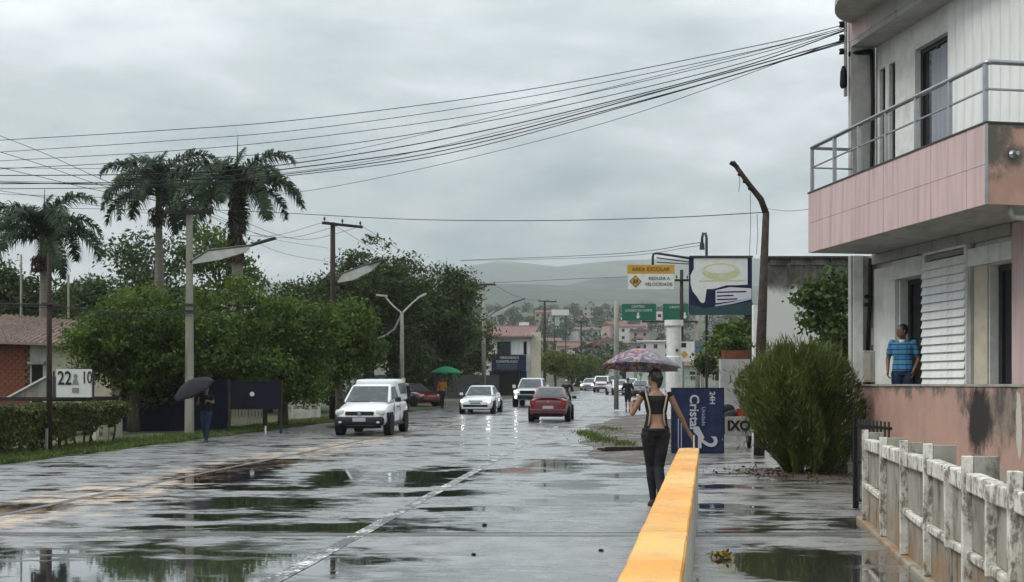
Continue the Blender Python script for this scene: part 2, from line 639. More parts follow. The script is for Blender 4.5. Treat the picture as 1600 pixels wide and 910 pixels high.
def wet(name, base, base2, rough_wet, pud, thr_noise, mud=False, seed=(0, 0, 0), fine=.25):
    """wet paving: film of water everywhere, standing water in hollows (pud = ellipses centre/radii in metres)"""
    k = NT(name)
    big = k.noise(.33, 4, .6, (1, 1.6, 1), seed, .6)
    mid = k.noise(1.5, 5, .62, (1, 2.2, 1), (seed[0] + 5, 3, 1), .3)
    finen = k.noise(34, 4, .7)
    wob = k.math('ADD', k.math('MULTIPLY', k.math('SUBTRACT', big, .5), 1.7), k.math('MULTIPLY', k.math('SUBTRACT', mid, .5), 2.6))
    m = None
    for c, r in pud:
        e_ = k.math('ADD', k.ellipse((c[0], c[1], 0), (r[0], r[1], 1)), wob)
        m = e_ if m is None else k.math('MAXIMUM', m, e_)
    P = k.step(m, -.16, .50)
    free = k.step(k.math('ADD', k.math('MULTIPLY', mid, .6), k.math('MULTIPLY', big, .55)), thr_noise - .04, thr_noise + .10)
    P = k.math('MAXIMUM', P, k.math('MULTIPLY', free, .9))
    col = k.mix(k.step(k.noise(2.6, 6, .65, (1, .7, 1)), .35, .68), base, base2)
    col = k.mix(k.math('MULTIPLY', k.step(finen, .45, .75), .5), col, (base2[0] * 1.5, base2[1] * 1.5, base2[2] * 1.5))
    if mud:
        uvn = k.n('ShaderNodeUVMap')
        uvn.uv_map = 'lane'
        su = k.n('ShaderNodeSeparateXYZ')
        k.l(uvn.outputs[0], su.inputs[0])
        dmid = k.math('ABSOLUTE', k.math('SUBTRACT', su.outputs[0], 5.0))
        band = k.step(k.math('ADD', dmid, k.math('MULTIPLY', k.math('SUBTRACT', mid, .5), 4.2)), 1.0, .25)
        nearb = k.step(su.outputs[1], 60, 16)
        mudf = k.math('MULTIPLY', k.math('MULTIPLY', band, nearb), k.step(k.noise(2.3, 6, .7, (1, .5, 1), (9, 9, 0)), .42, .58))
    col = k.mix(P, col, (base[0] * .4, base[1] * .4, base[2] * .4))
    if mud:
        col = k.mix(mudf, col, (.60, .40, .26))
    rv = k.math('MULTIPLY_ADD', k.step(k.noise(1.7, 6, .72, (.7, 1.9, 1), (2, 9, 0)), .30, .70), .46, rough_wet - .26)
    rough = k.n('ShaderNodeMix')
    k.l(P, rough.inputs[0])
    k.l(rv, rough.inputs[2])
    rough.inputs[3].default_value = .018
    inv = k.math('SUBTRACT', 1.0, P)
    b1 = k.bump(finen, k.math('MULTIPLY', inv, fine), .01)
    b2 = k.bump(mid, k.math('MULTIPLY', inv, .14), .04, b1)
    rip = k.noise(5.5, 3, .6, (.8, 1.6, 1), (1, 1, 4))
    b3 = k.bump(rip, k.math('MULTIPLY_ADD', inv, .1, .016), .02, b2)
    m_ = k.out(col, rough.outputs[0], b3, IOR=1.6, Coat_Weight=1.0, Coat_IOR=1.7)
    k.l(k.math('MULTIPLY', rough.outputs[0], .8), k.b.inputs['Coat Roughness'])
    k.l(b3, k.b.inputs['Coat Normal'])
    if mud:
        k.l(k.math('MULTIPLY_ADD', k.math('MULTIPLY', mudf, inv), .25, rough.outputs[0]), k.b.inputs['Roughness'])
    return m_


M['asphalt'] = wet('asphalt_wet', (.095, .096, .099), (.215, .215, .217), .46,
                   [((-4.6, 9.3), (5.2, 1.9)), ((-2.4, 12.35), (2.6, .45)), ((-1.4, 19.3), (1.05, 2.6)), ((-3.3, 14.9), (1.6, 1.1)),
                    ((-5.0, 20.5), (1.0, 3.5)), ((.9, 22), (.8, 2.2)), ((-1.2, 16.2), (1.3, .7)), ((-3.0, 19.3), (.5, 2.4)), ((-3.6, 13.4), (1.2, .5)), ((-.4, 14.2), (.9, .35)), ((-6.3, 14.2), (.8, .7)), ((1.0, 17.5), (.8, .9)), ((-3.9, 17.0), (1.4, .55)), ((1.3, 15.6), (.7, .5)), ((.2, 20.6), (.9, .8)), ((1.9, 19.5), (.7, .8)), ((2.2, 24.5), (.8, 1.2)), ((.3, 12.7), (.8, .22))], .615, mud=True)
M['pavement_wet'] = wet('pavement_wet', (.13, .12, .108), (.225, .21, .19), .46,
                        [((2.55, 9.6), (1.35, 1.75)), ((2.4, 12.0), (.6, .35)), ((3.2, 17.5), (.9, .8)), ((2.6, 14.6), (.7, .4))], .60, seed=(7, 2, 0), fine=.45)
ysr = [-12, -4, 0, 4, 7, 10, 13, 16, 20, 24, 28, 33, 38, 44, 50, 56, 62, 68, 75, 82, 90, 100, 110, 122, 135, 150, 170, 190, 215, 240, 270, 300]
road = sheet('road', [0, 2.5, 5, 7.5, 10.4, 13.1], ysr, lambda x, y: h(y), M['asphalt'], uv=True, xf=lambda x, y: road_edge(y) + x)
sheet('pavement', [13.1, 14, 17, 21], ysr, lambda x, y: h(y) - .001, M['pavement_wet'], xf=lambda x, y: road_edge(y) + x)


def strip(name, lat0, lat1, ya, yb, m, dz=.004, step=1.0, jag=0.0, kind=True):
    vs, fs = [], []
    n = max(2, int((yb - ya) / step))
    for i in range(n + 1):
        y = ya + (yb - ya) * i / n
        for q in (lat0, lat1):
            vs.append((road_edge(y) + q + random.uniform(-jag, jag), y, h(y) + dz))
    for i in range(n):
        fs.append((2 * i, 2 * i + 1, 2 * i + 3, 2 * i + 2))
    o = MB().add(vs, fs).build(name, m)
    return struct(o)


def linemat(name, c, asphalt=(.08, .08, .08), wear=.5):
    k = NT(name)
    w = k.step(k.math('ADD', k.math('MULTIPLY', k.noise(3.2, 6, .75), .6), k.math('MULTIPLY', k.noise(26, 3), .4)), wear - .07, wear + .05)
    return k.out(k.mix(w, c, asphalt), .5, k.bump(k.noise(30, 4), .25, .01))


M['line_white'] = linemat('line_white', (.78, .78, .76), wear=.467)
M['line_yellow'] = linemat('line_yellow', (.46, .32, .15), wear=.425)
strip('road_marking', 9.62, 9.78, 4, 42, M['line_white'], jag=.012)
strip('road_marking', 9.62, 9.77, 44, 150, M['line_white'])
strip('road_marking', 4.86, 4.99, 9, 95, M['line_yellow'], jag=.02)
strip('road_marking', 5.15, 5.27, 34, 95, M['line_yellow'], jag=.02)

# the joint where the bridge deck meets the road: a rubber seal between two pale concrete nosings
k = NT('deck_nosing')
M['nosing'] = k.out(k.mix(k.step(k.noise(2, 5), .4, .6), (.16, .155, .15), (.24, .235, .22)), .16, k.bump(k.noise(30, 3), .2, .01))
struct(MB().box((-14.5, 11.66, -.05), (4.1, 11.86, .006)).build('deck_joint', M['nosing']))
struct(MB().box((-14.5, 11.864, -.05), (4.1, 11.93, .003)).build('joint_seal', M['rubber']))
# small stones lying on the wet asphalt
for (u, v, lb_) in ((939, 862, 'small dark stone lying on the wet asphalt nearest the yellow parapet'), (740, 868, 'small dark stone lying on the wet asphalt just this side of the deck joint'), (757, 822, 'small dark stone lying on the wet asphalt just beyond the deck joint')):
    y = F * CAMH / (v - HZ)
    r_ = random.uniform(.013, .024)
    tag(MB().ball((0, 0, r_ * .5), (r_ * 1.3, r_, r_ * .7), 7, 5).build('stone', M['rubber'], loc=(gx(u, y), y, 0)), lb_, 'stone', 'loose stones on the road')

# earth shoulder with mud, weeds and a pile of planks beside the kerb
k = NT('dirt')
mudc = k.mix(k.step(k.noise(1.1, 6, .65), .4, .6), (.10, .075, .058), (.07, .06, .048))
M['dirt'] = k.out(k.mix(k.step(k.noise(.5, 4, .6, loc=(3, 1, 0)), .52, .66), mudc, (.085, .08, .075)), k.step(k.noise(1.0, 4), .3, .55, .15, .8), k.bump(k.noise(6, 6), .6, .05))
vs, fs = [], []
nn = 26
for i in range(nn + 1):
    y = 22 + 34 * i / nn
    w_ = max(0.0, math.sin(PI * i / nn)) ** .5
    a0 = 11.0 + (1 - w_) * 1.6 + random.uniform(-.3, .3)
    a1 = 13.2 + w_ * 1.0 + random.uniform(-.2, .2)
    for q in range(5):
        t = q / 4
        vs.append((road_edge(y) + a0 + (a1 - a0) * t, y, h(y) + .004 + .07 * math.sin(PI * t) * w_ * random.uniform(.5, 1.2)))
for i in range(nn):
    for q in range(4):
        a = i * 5 + q
        fs.append((a, a + 1, a + 6, a + 5))
struct(MB().add(vs, fs).build('earth_shoulder', M['dirt'], smooth=True))


def blades(name, pts, hgt, m, spread=.5, w=.02):
    vs, fs = [], []
    for p in pts:
        a = random.uniform(0, 2 * PI)
        hh = hgt * random.uniform(.5, 1.25)
        dx, dy = math.cos(a) * w, math.sin(a) * w
        lx, ly = random.gauss(0, spread) * hh, random.gauss(0, spread) * hh
        o = len(vs)
        vs += [(p[0] - dx, p[1] - dy, p[2]), (p[0] + dx, p[1] + dy, p[2]), (p[0] + lx, p[1] + ly, p[2] + hh)]
        fs.append((o, o + 1, o + 2))
    o = MB().add(vs, fs).build(name, m)
    o['kind'] = 'stuff'
    return o


# grass verge on the far side of the road
k = NT('verge_soil')
M['verge'] = k.out(k.mix(k.step(k.noise(1.3, 6), .4, .62), (.05, .075, .02), (.09, .085, .04)), .95)
sheet('verge', [-16, -8, -5, -3, -1.5, -.5, .05], [y for y in range(-4, 70, 3)], lambda x, y: h(y) + .012, M['verge'], xf=lambda x, y: road_edge(y) + x + (.1 * math.sin(y * 1.7) if x > 0 else 0))
pts = []
for i in range(26000):
    y = 16 + 44 * random.random() ** 1.1
    lat = .12 - 2.1 * random.random() ** 1.6
    pts.append((road_edge(y) + lat + .12 * math.sin(y * 1.7), y, h(y) + .01))
blades('grass', pts, .10, M['grass'], .5, .018)
pts = []
for i in range(1900):
    cxx, cyy, rx_, ry_ = random.choice(((930, 33, .45, 3.2), (915, 35, .3, 2.0), (945, 31, .4, 1.6), (955, 38, .5, 3), (975, 29, .3, 1.2)))
    a, r_ = random.uniform(0, 6.28), abs(random.gauss(0, .6))
    pts.append((gx(cxx, cyy) + math.cos(a) * r_ * rx_, cyy + math.sin(a) * r_ * ry_, .03))
blades('weeds', pts, .10, M['grass'], .7, .018)

# ------------------------------------------------------------------ painted concrete parapet of the bridge
k = NT('barrier_yellow')
sp = k.n('ShaderNodeSeparateXYZ')
k.l(k.co, sp.inputs[0])
coat = k.step(k.noise(.9, 3, .5, (.3, 1.3, 1)), .38, .62)
yel = k.mix(coat, (.78, .33, .035), (.84, .47, .12))
yel = k.mix(k.step(k.noise(9, 5, .7, (1, .5, 1)), .56, .72, 0, .55), yel, (.88, .66, .34))
yel = k.mix(k.step(k.noise(3.0, 7, .75, (2, 1, 1), (5, 5, 1)), .60, .70, 0, .75), yel, (.40, .22, .07))
yel = k.mix(k.step(k.noise(22, 6, .75, (1, 1, 1), (1, 5, 1)), .64, .70, 0, .8), yel, (.42, .36, .28))
M['barrier_yellow'] = k.out(yel, k.step(k.noise(5, 5), .3, .7, .25, .6), k.bump(k.noise(18, 6, .7), .45, .012))
M['barrier_white'] = mat('barrier_white', (.60, .585, .54), (.50, .48, .43), scale=3, stain=(.25, .2, .14), slo=.5, shi=.75, rough=.7, bump=.15)
hb = .765


def bar_x(y, side):
    return 1.395 + .1752 * (y - 8.6) - (.268 if side == 0 else 0)


bar = thing('bridge_parapet', 'low concrete bridge parapet with a worn yellow top beside the wet road', 'barrier', (bar_x(8.6, 1), 8.6, 0))
sec = [3.0, 4.6, 6.2, 7.7, 8.9, 10.05, 11.2, 12.35, 13.45, 14.35]
for i in range(len(sec) - 1):
    a, b = sec[i] + .003, sec[i + 1] - .003
    mb = MB(bar.location)
    rings = []
    for q in range(7):                       # hand floated edges: never quite straight
        y = a + (b - a) * q / 6
        jl, jr, jz = random.uniform(-.002, .002), random.uniform(-.002, .002), random.uniform(-.0015, .0015)
        xl, xr, c_ = bar_x(y, 0) + jl, bar_x(y, 1) + jr, random.uniform(.007, .013)
        rings.append([(xl, y, hb - .055), (xr, y, hb - .055), (xr, y, hb - c_ + jz), (xr - c_, y, hb + jz), ((xl + xr) / 2, y, hb + .004 + jz), (xl + c_, y, hb + jz), (xl, y, hb - c_ + jz)])
    mb.loft(rings)
    mb.build('coping', M['barrier_yellow'], bar, smooth=False)
mb = MB(bar.location)
i0, i1 = .02, -.018
top = [(bar_x(3, 0) + i0, 3), (bar_x(3, 1) + i1, 3), (bar_x(14.34, 1) + i1, 14.34), (bar_x(14.34, 0) + i0, 14.34)]
mb.hexa([(x, y, -.1) for x, y in top] + [(x, y, hb - .056) for x, y in top])
mb.build('parapet_wall', M['barrier_white'], bar)
# a thin pale rod standing up from the end of the parapet
mb = MB(bar.location)
mb.tube([(bar_x(14.25, 1) - .07, 14.25, hb - .02), (bar_x(14.25, 1) - .07, 14.25, hb + .17)], .011, 6)
mb.build('steel_rod', M['cream'], bar)

# ------------------------------------------------------------------ corner building with the pink balcony
BO = Vector((6.72, 20.7, 0))
BD = Vector((.161, -.987, 0)).normalized()
BR = math.atan2(BD.y, BD.x)
bld = thing('balcony_building', 'two storey white corner building with a long pink tiled balcony and steel railing', 'building', BO, BR)


def B(X, Y, Z=0.0):           # world -> building frame
    p = Vector((X, Y, 0)) - BO
    return Vector((p.x * BD.x + p.y * BD.y, -p.x * BD.y + p.y * BD.x, Z))


E = 4.75      # where the street front ends, out of the picture
FL1, FL2 = .80, 4.15


def bb(name, a, b, m, parent=bld, bevel=0, **kw):
    a2 = [min(a[i], b[i]) for i in range(3)]
    b2 = [max(a[i], b[i]) for i in range(3)]
    return MB().box(a2, b2).build(name, m, parent, bevel=bevel, **kw)


# in this frame: x runs along the front towards the camera, -y is out to the street
wall = MB()
for a, b in (((0, .004, 0), (.9, .25, 3.95)), ((.9, .004, 3.42), (1.9, .25, 3.95)), ((1.9, .004, 0), (3.2, .25, .8)), ((1.9, .004, 3.7), (4.3, .25, 3.95)), ((3.2, .004, 0), (3.62, .25, 3.7)),
             ((3.62, .004, 3.4), (4.32, .25, 3.7)), ((3.62, .004, 0), (4.32, .25, .8)), ((4.32, .004, 0), (E, .25, 3.95)), ((.9, .004, 0), (1.9, .25, .8))):
    wall.box(a, b)
wall.build('wall', M['wall_white'], bld)
wall = MB()
for a, b in (((0, .004, 4.15), (.14, .25, 7.8)), ((.14, .004, 7.35), (2.44, .25, 7.8)), ((.36, .004, 4.15), (.5, .25, 7.35)), ((.72, .004, 4.15), (1.40, .25, 7.35)), ((2.44, .004, 4.15), (E, .25, 7.8)), ((-.0, .004, 7.8), (E, .25, 11))):
    wall.box(a, b)
wall.build('wall', M['wall_white'], bld)
bb('side_wall', (E - .25, .25, 0), (E, 9, 11), M['wall_white'])
bb('side_wall', (-.14, .25, 0), (.0, 9, 11), M['wall_white'])
bb('floor_slab', (-.14, .0, 3.955), (E, 9, 4.145), M['grey_plaster_and_shade'])
bb('room_dark_sheet', (.02, .9, .0), (E - .26, 1.0, 3.94), M['room_dark'])  # near-black sheets added behind the openings to paint the rooms' darkness
bb('room_dark_sheet', (.02, .9, 4.16), (E - .26, 1.0, 7.78), M['room_dark'])
bb('end_wall', (-.12, -.48, 0), (-.003, .0, 3.952), M['grey_plaster_and_shade'])  # shade of the camera-facing wall put into its colour as grey
bb('end_wall', (-.12, -.48, 4.15), (-.003, .0, 7.797), M['grey_plaster_and_shade'])  # shaded face painted grey here as well
bb('pier', (.02, -.07, FL1), (.84, .0, 3.70), M['wall_white'], bevel=.01)
bb('pilaster', (4.33, -.10, FL1), (4.62, .0, 3.95), M['pink_tile'], bevel=.01)
bb('pier', (3.24, -.03, FL1), (3.60, .0, 3.68), M['cream'], bevel=.01)
bb('shutter_box', (.86, -.13, 3.43), (1.93, .0, 3.76), M['wall_white'], bevel=.01)
bb('lintel', (3.16, -.09, 3.42), (4.31, .0, 3.70), M['wall_white'], bevel=.01)
bb('ceiling_beam', (.0, -.12, 3.78), (4.3, .0, 3.952), M['grey_plaster_and_shade'])


def window(s0, s1, z0, z1, parts, frame=.05, glass='dark_glass', deep=.12, name='window'):
    f = MB()
    f.box((s0, deep - .05, z0), (s0 + frame, deep, z1))
    f.box((s1 - frame, deep - .05, z0), (s1, deep, z1))
    f.box((s0 + frame, deep - .05, z1 - frame), (s1 - frame, deep, z1))
    f.box((s0 + frame, deep - .05, z0), (s1 - frame, deep, z0 + frame))
    for q in range(1, parts):
        x = s0 + (s1 - s0) * q / parts
        f.box((x - .02, deep - .045, z0 + frame), (x + .02, deep - .005, z1 - frame))
    w = f.build(name, M['dark_metal'], bld)
    for q in range(parts):
        a = s0 + frame * .5 + (s1 - s0 - frame) * q / parts
        b = s0 + frame * .5 + (s1 - s0 - frame) * (q + 1) / parts
        MB().box((a + .015, deep - .02, z0 + .03), (b - .015, deep - .012, z1 - .03)).build('pane', M[glass], w)
    return w


window(.14, .36, FL2, 7.35, 1)
window(.5, .72, FL2, 7.35, 1)
w_ = window(1.40, 2.44, FL2, 7.34, 2, .07, deep=.16, name='balcony_door')
MB().box((1.78, .1, FL2 + .1), (2.38, .112, 7.2)).build('curtain', M['curtain'], w_)
window(.9, 1.9, FL1, 3.42, 2, .08, deep=.2, name='entrance_door')
w_ = window(3.62, 4.32, FL1, 3.40, 2, .09, deep=.2, name='shop_door')
MB().box((4.08, .13, 2.05), (4.22, .14, 3.2)).build('door_poster', M['sign_white'], w_)

# hinged louvred shutter, standing a little open in front of the doorway
sh = MB()
s0, s1, z0, z1 = 1.86, 3.16, FL1 + .02, 3.78
for a, b in (((s0, -.12, z0), (s0 + .05, -.06, z1)), ((s1 - .05, -.12, z0), (s1, -.06, z1)), ((s0 + .05, -.12, z0), (s1 - .05, -.06, z0 + .05)), ((s0 + .05, -.12, z1 - .04), (s1 - .05, -.06, z1))):
    sh.box(a, b)
shut = sh.build('louvred_shutter', M['panel_white'], bld)
slat = MB()
R_ = Matrix.Rotation(math.radians(-17), 4, 'X')
slat.box((-(s1 - s0) / 2 + .01, -.009, -.071), ((s1 - s0) / 2 - .01, .009, .071), R_)
sm = slat.mesh('slat')
sm.materials.append(M['panel_white'])
nz = 20
for i in range(nz):
    inst(sm, 'slat', shut, ((s0 + s1) / 2, -.125, z0 + .11 + i * (z1 - z0 - .34) / (nz - 1)))
for i in range(2):
    MB().box((s0 + .06, -.10, z1 - .13 + i * .045), (s1 - .06, -.08, z1 - .11 + i * .045)).build('vent_bar', M['grey_plaster_and_shade'], shut)
bb('drain_pipe', (3.175, -.08, FL1), (3.235, -.02, 3.78), M['grey_plaster_and_shade'])

# white cladding boards on the upper front
pm = MB()
pm.box((-.118, -.022, 0), (.118, 0, 7.78 - FL2))
pm = pm.mesh('cladding_board')
pm.materials.append(M['panel_white'])
for i in range(9):
    inst(pm, 'cladding_board', bld, (2.60 + i * .242, .001, FL2 + .01))
MB().tube([(2.62, -.02, 8.0), (2.62, -.14, 8.0), (2.62, -.17, 7.94), (2.62, -.17, 7.84)], .03, 8).build('overflow_pipe', M['black'], bld)

# upper slab: pink edge beam, ceiling and the round balcony above
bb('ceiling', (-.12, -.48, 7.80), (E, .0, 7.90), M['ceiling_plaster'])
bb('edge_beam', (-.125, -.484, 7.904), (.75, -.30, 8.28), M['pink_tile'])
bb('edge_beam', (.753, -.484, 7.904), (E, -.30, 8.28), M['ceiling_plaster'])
bb('end_wall', (-.12, -.48, 8.283), (.55, .0, 11), M['wall_white'])
rb = MB()
el = [(1.75 + 1.75 * math.cos(PI + PI * i / 24), -.32 + 1.02 * math.sin(PI + PI * i / 24)) for i in range(25)]
rb.prism([(x, y, 8.22) for x, y in el], (0, 0, .1))
rb.build('round_slab', M['ceiling_plaster'], bld)
rb = MB()
el2 = [(1.75 + 1.75 * math.cos(PI + PI * i / 24), -.32 + 1.02 * math.sin(PI + PI * i / 24)) for i in range(25)]
for i in range(24):
    (xa, ya), (xb, yb) = el2[i], el2[i + 1]
    ca, cb = ((xa - 1.75) * .96 + 1.75, (ya + .32) * .94 - .32), ((xb - 1.75) * .96 + 1.75, (yb + .32) * .94 - .32)
    rb.hexa([(xa, ya, 8.323), (xb, yb, 8.323), (cb[0], cb[1], 8.323), (ca[0], ca[1], 8.323), (xa, ya, 9.4), (xb, yb, 9.4), (cb[0], cb[1], 9.4), (ca[0], ca[1], 9.4)])
rb.build('round_balcony', M['wall_white'], bld)
for x_, z_ in ((.03, 0),):
    pass

# the pink balcony: slab, tiled front in two courses, weathered end, dark coping
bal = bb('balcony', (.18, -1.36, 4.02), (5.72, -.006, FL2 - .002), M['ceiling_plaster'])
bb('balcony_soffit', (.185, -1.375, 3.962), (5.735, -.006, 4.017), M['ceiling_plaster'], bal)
nt_ = 12
wt = (5.75 - .18) / nt_
for row, (za, zb) in enumerate(((3.965, 4.49), (4.496, 5.03))):
    for i in range(nt_):
        MB().box((.18 + i * wt + .0035, -1.40 + random.uniform(0, .002), za), (.18 + (i + 1) * wt - .0035, -1.378, zb)).build('tile', M['pink_tile'], bal)
bb('balustrade_core', (.185, -1.376, 4.03), (5.72, -1.30, 5.03), M['grey_plaster_and_shade'], bal)
k = NT('weathered_pink')
base = k.mix(k.step(k.noise(2, 5), .4, .65), (.56, .33, .25), (.45, .27, .21))
st = k.math('MAXIMUM', k.step(k.math('ADD', k.ellipse((5.75, -1.38, 4.8), (1, .45, .55)), k.math('MULTIPLY', k.math('SUBTRACT', k.noise(4, 7, .75), .5), 2.2)), -.1, .7),
            k.step(k.math('ADD', k.ellipse((5.75, -1.0, 4.62), (1, .22, .2)), k.math('MULTIPLY', k.math('SUBTRACT', k.noise(6, 6, .75), .5), 1.6)), -.1, .6))
st = k.math('MAXIMUM', st, k.step(k.math('ADD', k.ellipse((5.75, -.9, 5.08), (1, 3, .16)), k.math('MULTIPLY', k.math('SUBTRACT', k.noise(5, 5, .7), .5), 1.2)), .1, .5))
M['weathered_pink'] = k.out(k.mix(st, base, (.13, .115, .095)), .8, k.bump(k.noise(9, 6), .3, .02))
bb('balcony_end', (5.722, -1.372, 3.965), (5.75, 3.0, 5.03), M['weathered_pink'], bal)
bb('balcony_deck', (E + .003, .0, 4.02), (5.72, 3.0, FL2 - .004), M['ceiling_plaster'], bal)
bb('corner_strip', (5.7225, -1.402, 3.962), (5.758, -1.374, 5.03), M['steel'], bal)
cop = MB()
cop.box((.165, -1.41, 5.032), (5.76, -1.29, 5.06))
cop.box((5.64, -1.288, 5.032), (5.76, 3.0, 5.06))
cop.build('coping', M['dark_metal'], bal)
MB().lathe([(.0, 0), (.055, 0), (.06, .02), (.035, .05), (.03, .12)], 12, Matrix.Translation((5.752, -1.02, 4.63)) @ Matrix.Rotation(PI / 2, 4, 'Y')).build('spout', M['steel'], bal)
MB().tube([(5.6, -.95, 3.96), (5.6, -.95, 3.86), (5.6, -.9, 3.82), (5.6, -.4, 3.80)], .04, 8).build('waste_pipe', M['grey_plaster_and_shade'], bal)

rail = MB()
rz0, rz1, rz2 = 5.06, 5.50, 5.86
rail.tube([(.22, -1.35, rz2), (5.62, -1.35, rz2), (5.68, -1.34, rz2), (5.70, -1.28, rz2), (5.70, 2.6, rz2)], .036, 8)
rl = rail.build('railing', M['steel'], bal, smooth=True)
MB().tube([(.22, -1.35, rz1), (5.70, -1.35, rz1)], .017, 6).build('middle_rail', M['steel'], rl)
MB().tube([(5.70, -1.33, rz1), (5.70, 2.6, rz1)], .017, 6).build('middle_rail', M['steel'], rl)
MB().tube([(.22, -1.33, rz2 - .005), (.22, -.50, rz2 - .005)], .03, 8).build('return_rail', M['steel'], rl)
MB().tube([(.22, -1.33, rz1), (.22, -.50, rz1)], .017, 6).build('return_rail', M['steel'], rl)
pmesh = MB().box((-.026, -.026, 0), (.026, .026, rz2 - rz0 - .02)).mesh('railing_post')
pmesh.materials.append(M['steel'])
for x in (.24, 1.15, 2.06, 2.97, 3.88, 4.79, 5.66):
    inst(pmesh, 'railing_post', rl, (x, -1.35, rz0))
for y in (-.92, -.55):
    inst(pmesh, 'railing_post', rl, (.24, y, rz0))
inst(pmesh, 'railing_post', rl, (5.70, -.1, rz0))

# terrace with its stained pink parapet
k = NT('stained_pink')
base = k.mix(k.step(k.noise(1.4, 6, .6, (1, 1, .5)), .4, .65), (.47, .285, .225), (.39, .245, .20))
nzs = k.math('SUBTRACT', k.noise(3.0, 7, .72, (1, 1, .6)), .5)
p0, p1 = B(6.3, 20.7), B(6.45, 13.5)


def on_parapet(u):
    m_ = (u - CX) / F
    y = (6.3 + .02083 * 20.7) / (m_ + .02083)
    return B(m_ * y, y)


s_a, s_b, s_c = on_parapet(1530), on_parapet(1568), on_parapet(1400)
dk = k.step(k.math('ADD', k.ellipse((s_a.x, s_a.y, 1.12), (.46, 1.5, .62)), k.math('MULTIPLY', nzs, 1.7)), -.05, .45)
gy = k.step(k.math('ADD', k.ellipse((s_b.x, s_b.y, 1.22), (1.3, 2, .55)), k.math('MULTIPLY', nzs, 3.0)), -.1, .6)
tp = k.step(k.math('ADD', k.ellipse((s_c.x, s_c.y, 1.54), (5, 5, .28)), k.math('MULTIPLY', nzs, 3.6)), .3, 1.1)
lw = k.step(k.math('ADD', k.ellipse((s_b.x, s_b.y, .2), (9, 9, .5)), k.math('MULTIPLY', nzs, 2.0)), .3, .8)
wh = k.step(k.math('ADD', k.ellipse((on_parapet(1592).x, on_parapet(1592).y, 1.1), (.1, 1, .5)), k.math('MULTIPLY', nzs, 1.6)), .1, .3)
col = k.mix(lw, base, (.33, .27, .23))
col = k.mix(tp, col, (.14, .12, .10))
col = k.mix(gy, col, k.mix(k.step(k.noise(4.5, 6, .7, (1, 1, .5), (2, 8, 1)), .38, .6), (.085, .07, .06), (.24, .19, .155)))
col = k.mix(wh, col, (.5, .46, .42))
col = k.mix(dk, col, (.022, .018, .016))
M['stained_pink'] = k.out(col, .85, k.bump(k.noise(8, 6), .35, .02))
dv = (p1 - p0).normalized()
nv = Vector((-dv.y, dv.x, 0)) * .14
mb = MB()
q0, q1 = p0 + dv * .1, p1
mb.hexa([q0, q1, q1 + nv, q0 + nv] + [p + Vector((0, 0, 1.55)) for p in (q0, q1, q1 + nv, q0 + nv)])
mb.build('terrace_parapet', M['stained_pink'], bld)
mb = MB()
cv = nv * .15
mb.hexa([p + Vector((0, 0, 1.553)) for p in (q0 - cv, q1 - cv, q1 + nv + cv, q0 + nv + cv)] + [p + Vector((0, 0, 1.585)) for p in (q0 - cv, q1 - cv, q1 + nv + cv, q0 + nv + cv)])
mb.build('parapet_coping', M['concrete'], bld)
mb = MB()
q0 = p0 - dv * .02
mb.hexa([q0 - nv * .1, q0 + dv * .118 - nv * .1, q0 + dv * .118 + nv * 1.1, q0 + nv * 1.1] + [p + Vector((0, 0, 3.95)) for p in (q0 - nv * .1, q0 + dv * .118 - nv * .1, q0 + dv * .118 + nv * 1.1, q0 + nv * 1.1)])
mb.build('corner_column', M['wall_white'], bld)
mb = MB()
t0, t1 = p0 + dv * .12 + nv, p1 + nv
mb.prism([(t0.x, t0.y, 0), (t1.x, t1.y, 0), (t1.x, .0, 0), (0.02, .0, 0)], (0, 0, FL1 - .002))
mb.build('terrace_floor', M['grey_plaster_and_shade'], bld)

# meter box, conduit and cable rack on the far end wall
box_ = bb('meter_box', (.006, -.30, 1.62), (.12, -.06, 2.20), M['grey_plaster_and_shade'], bevel=.012)
MB().box((.121, -.28, 1.66), (.135, -.17, 2.15)).build('meter_door', M['cream'], box_)
mb = MB()
mb.tube([(.05, -.13, 3.9), (.05, -.13, 3.1), (.05, -.16, 2.7), (.05, -.18, 2.2)], .035, 8)
mb.tube([(.05, -.16, 1.62), (.05, -.14, 1.4), (.05, -.15, .82)], .035, 8)
mb.build('conduit', M['black'], bld, smooth=True)
bb('junction_box', (.0, -.12, 2.3), (.06, -.05, 2.62), M['cream'])
for z in (3.05, 3.2, 1.45, 1.2, 1.0):
    MB().ball((.04, -.26 if z < 2 else -.2, z), .04, 8, 6).build('insulator', M['black'], bld)
mb = MB()
mb.tube([(-.06, -.56, 6.9), (-.06, -.56, 9.6)], .035, 8)
rack = mb.build('cable_rack', M['fin'], bld, smooth=True)
for z in (7.72, 7.98, 8.22, 8.46):
    MB().lathe([(.02, -.05), (.05, -.045), (.035, 0), (.05, .045), (.02, .05)], 10, Matrix.Translation((-.06, -.64, z))).build('insulator', M['black'], rack, smooth=True)
    MB().box((-.075, -.64, z - .01), (-.045, -.55, z + .01)).build('rack_arm', M['dark_metal'], rack)
MB().lathe([(.05, 7.05), (.07, 7.1), (.06, 7.35), (.03, 7.45)], 10, Matrix.Translation((-.06, -.6, 0))).build('cable_head', M['black'], bld, smooth=True)
mb = MB()
mb.tube([(.05, -.1, 7.7), (.05, -.08, 6.8), (.05, -.1, 5.4), (.05, -.08, 4.2)], .035, 8)
mb.tube([(-.06, -.5, 7.68), (-.02, -.3, 7.7), (.03, -.12, 7.72), (.05, -.1, 7.7)], .05, 8)
mb.build('conduit', M['black'], bld, smooth=True)

# ------------------------------------------------------------------ white concrete fence along the forecourt
FD = Vector((-.18, -1, 0)).normalized()


def fpt(u):
    y = 1.69 / ((u - CX) / F - .18)
    return Vector((1.69 + .18 * y, y, 0))


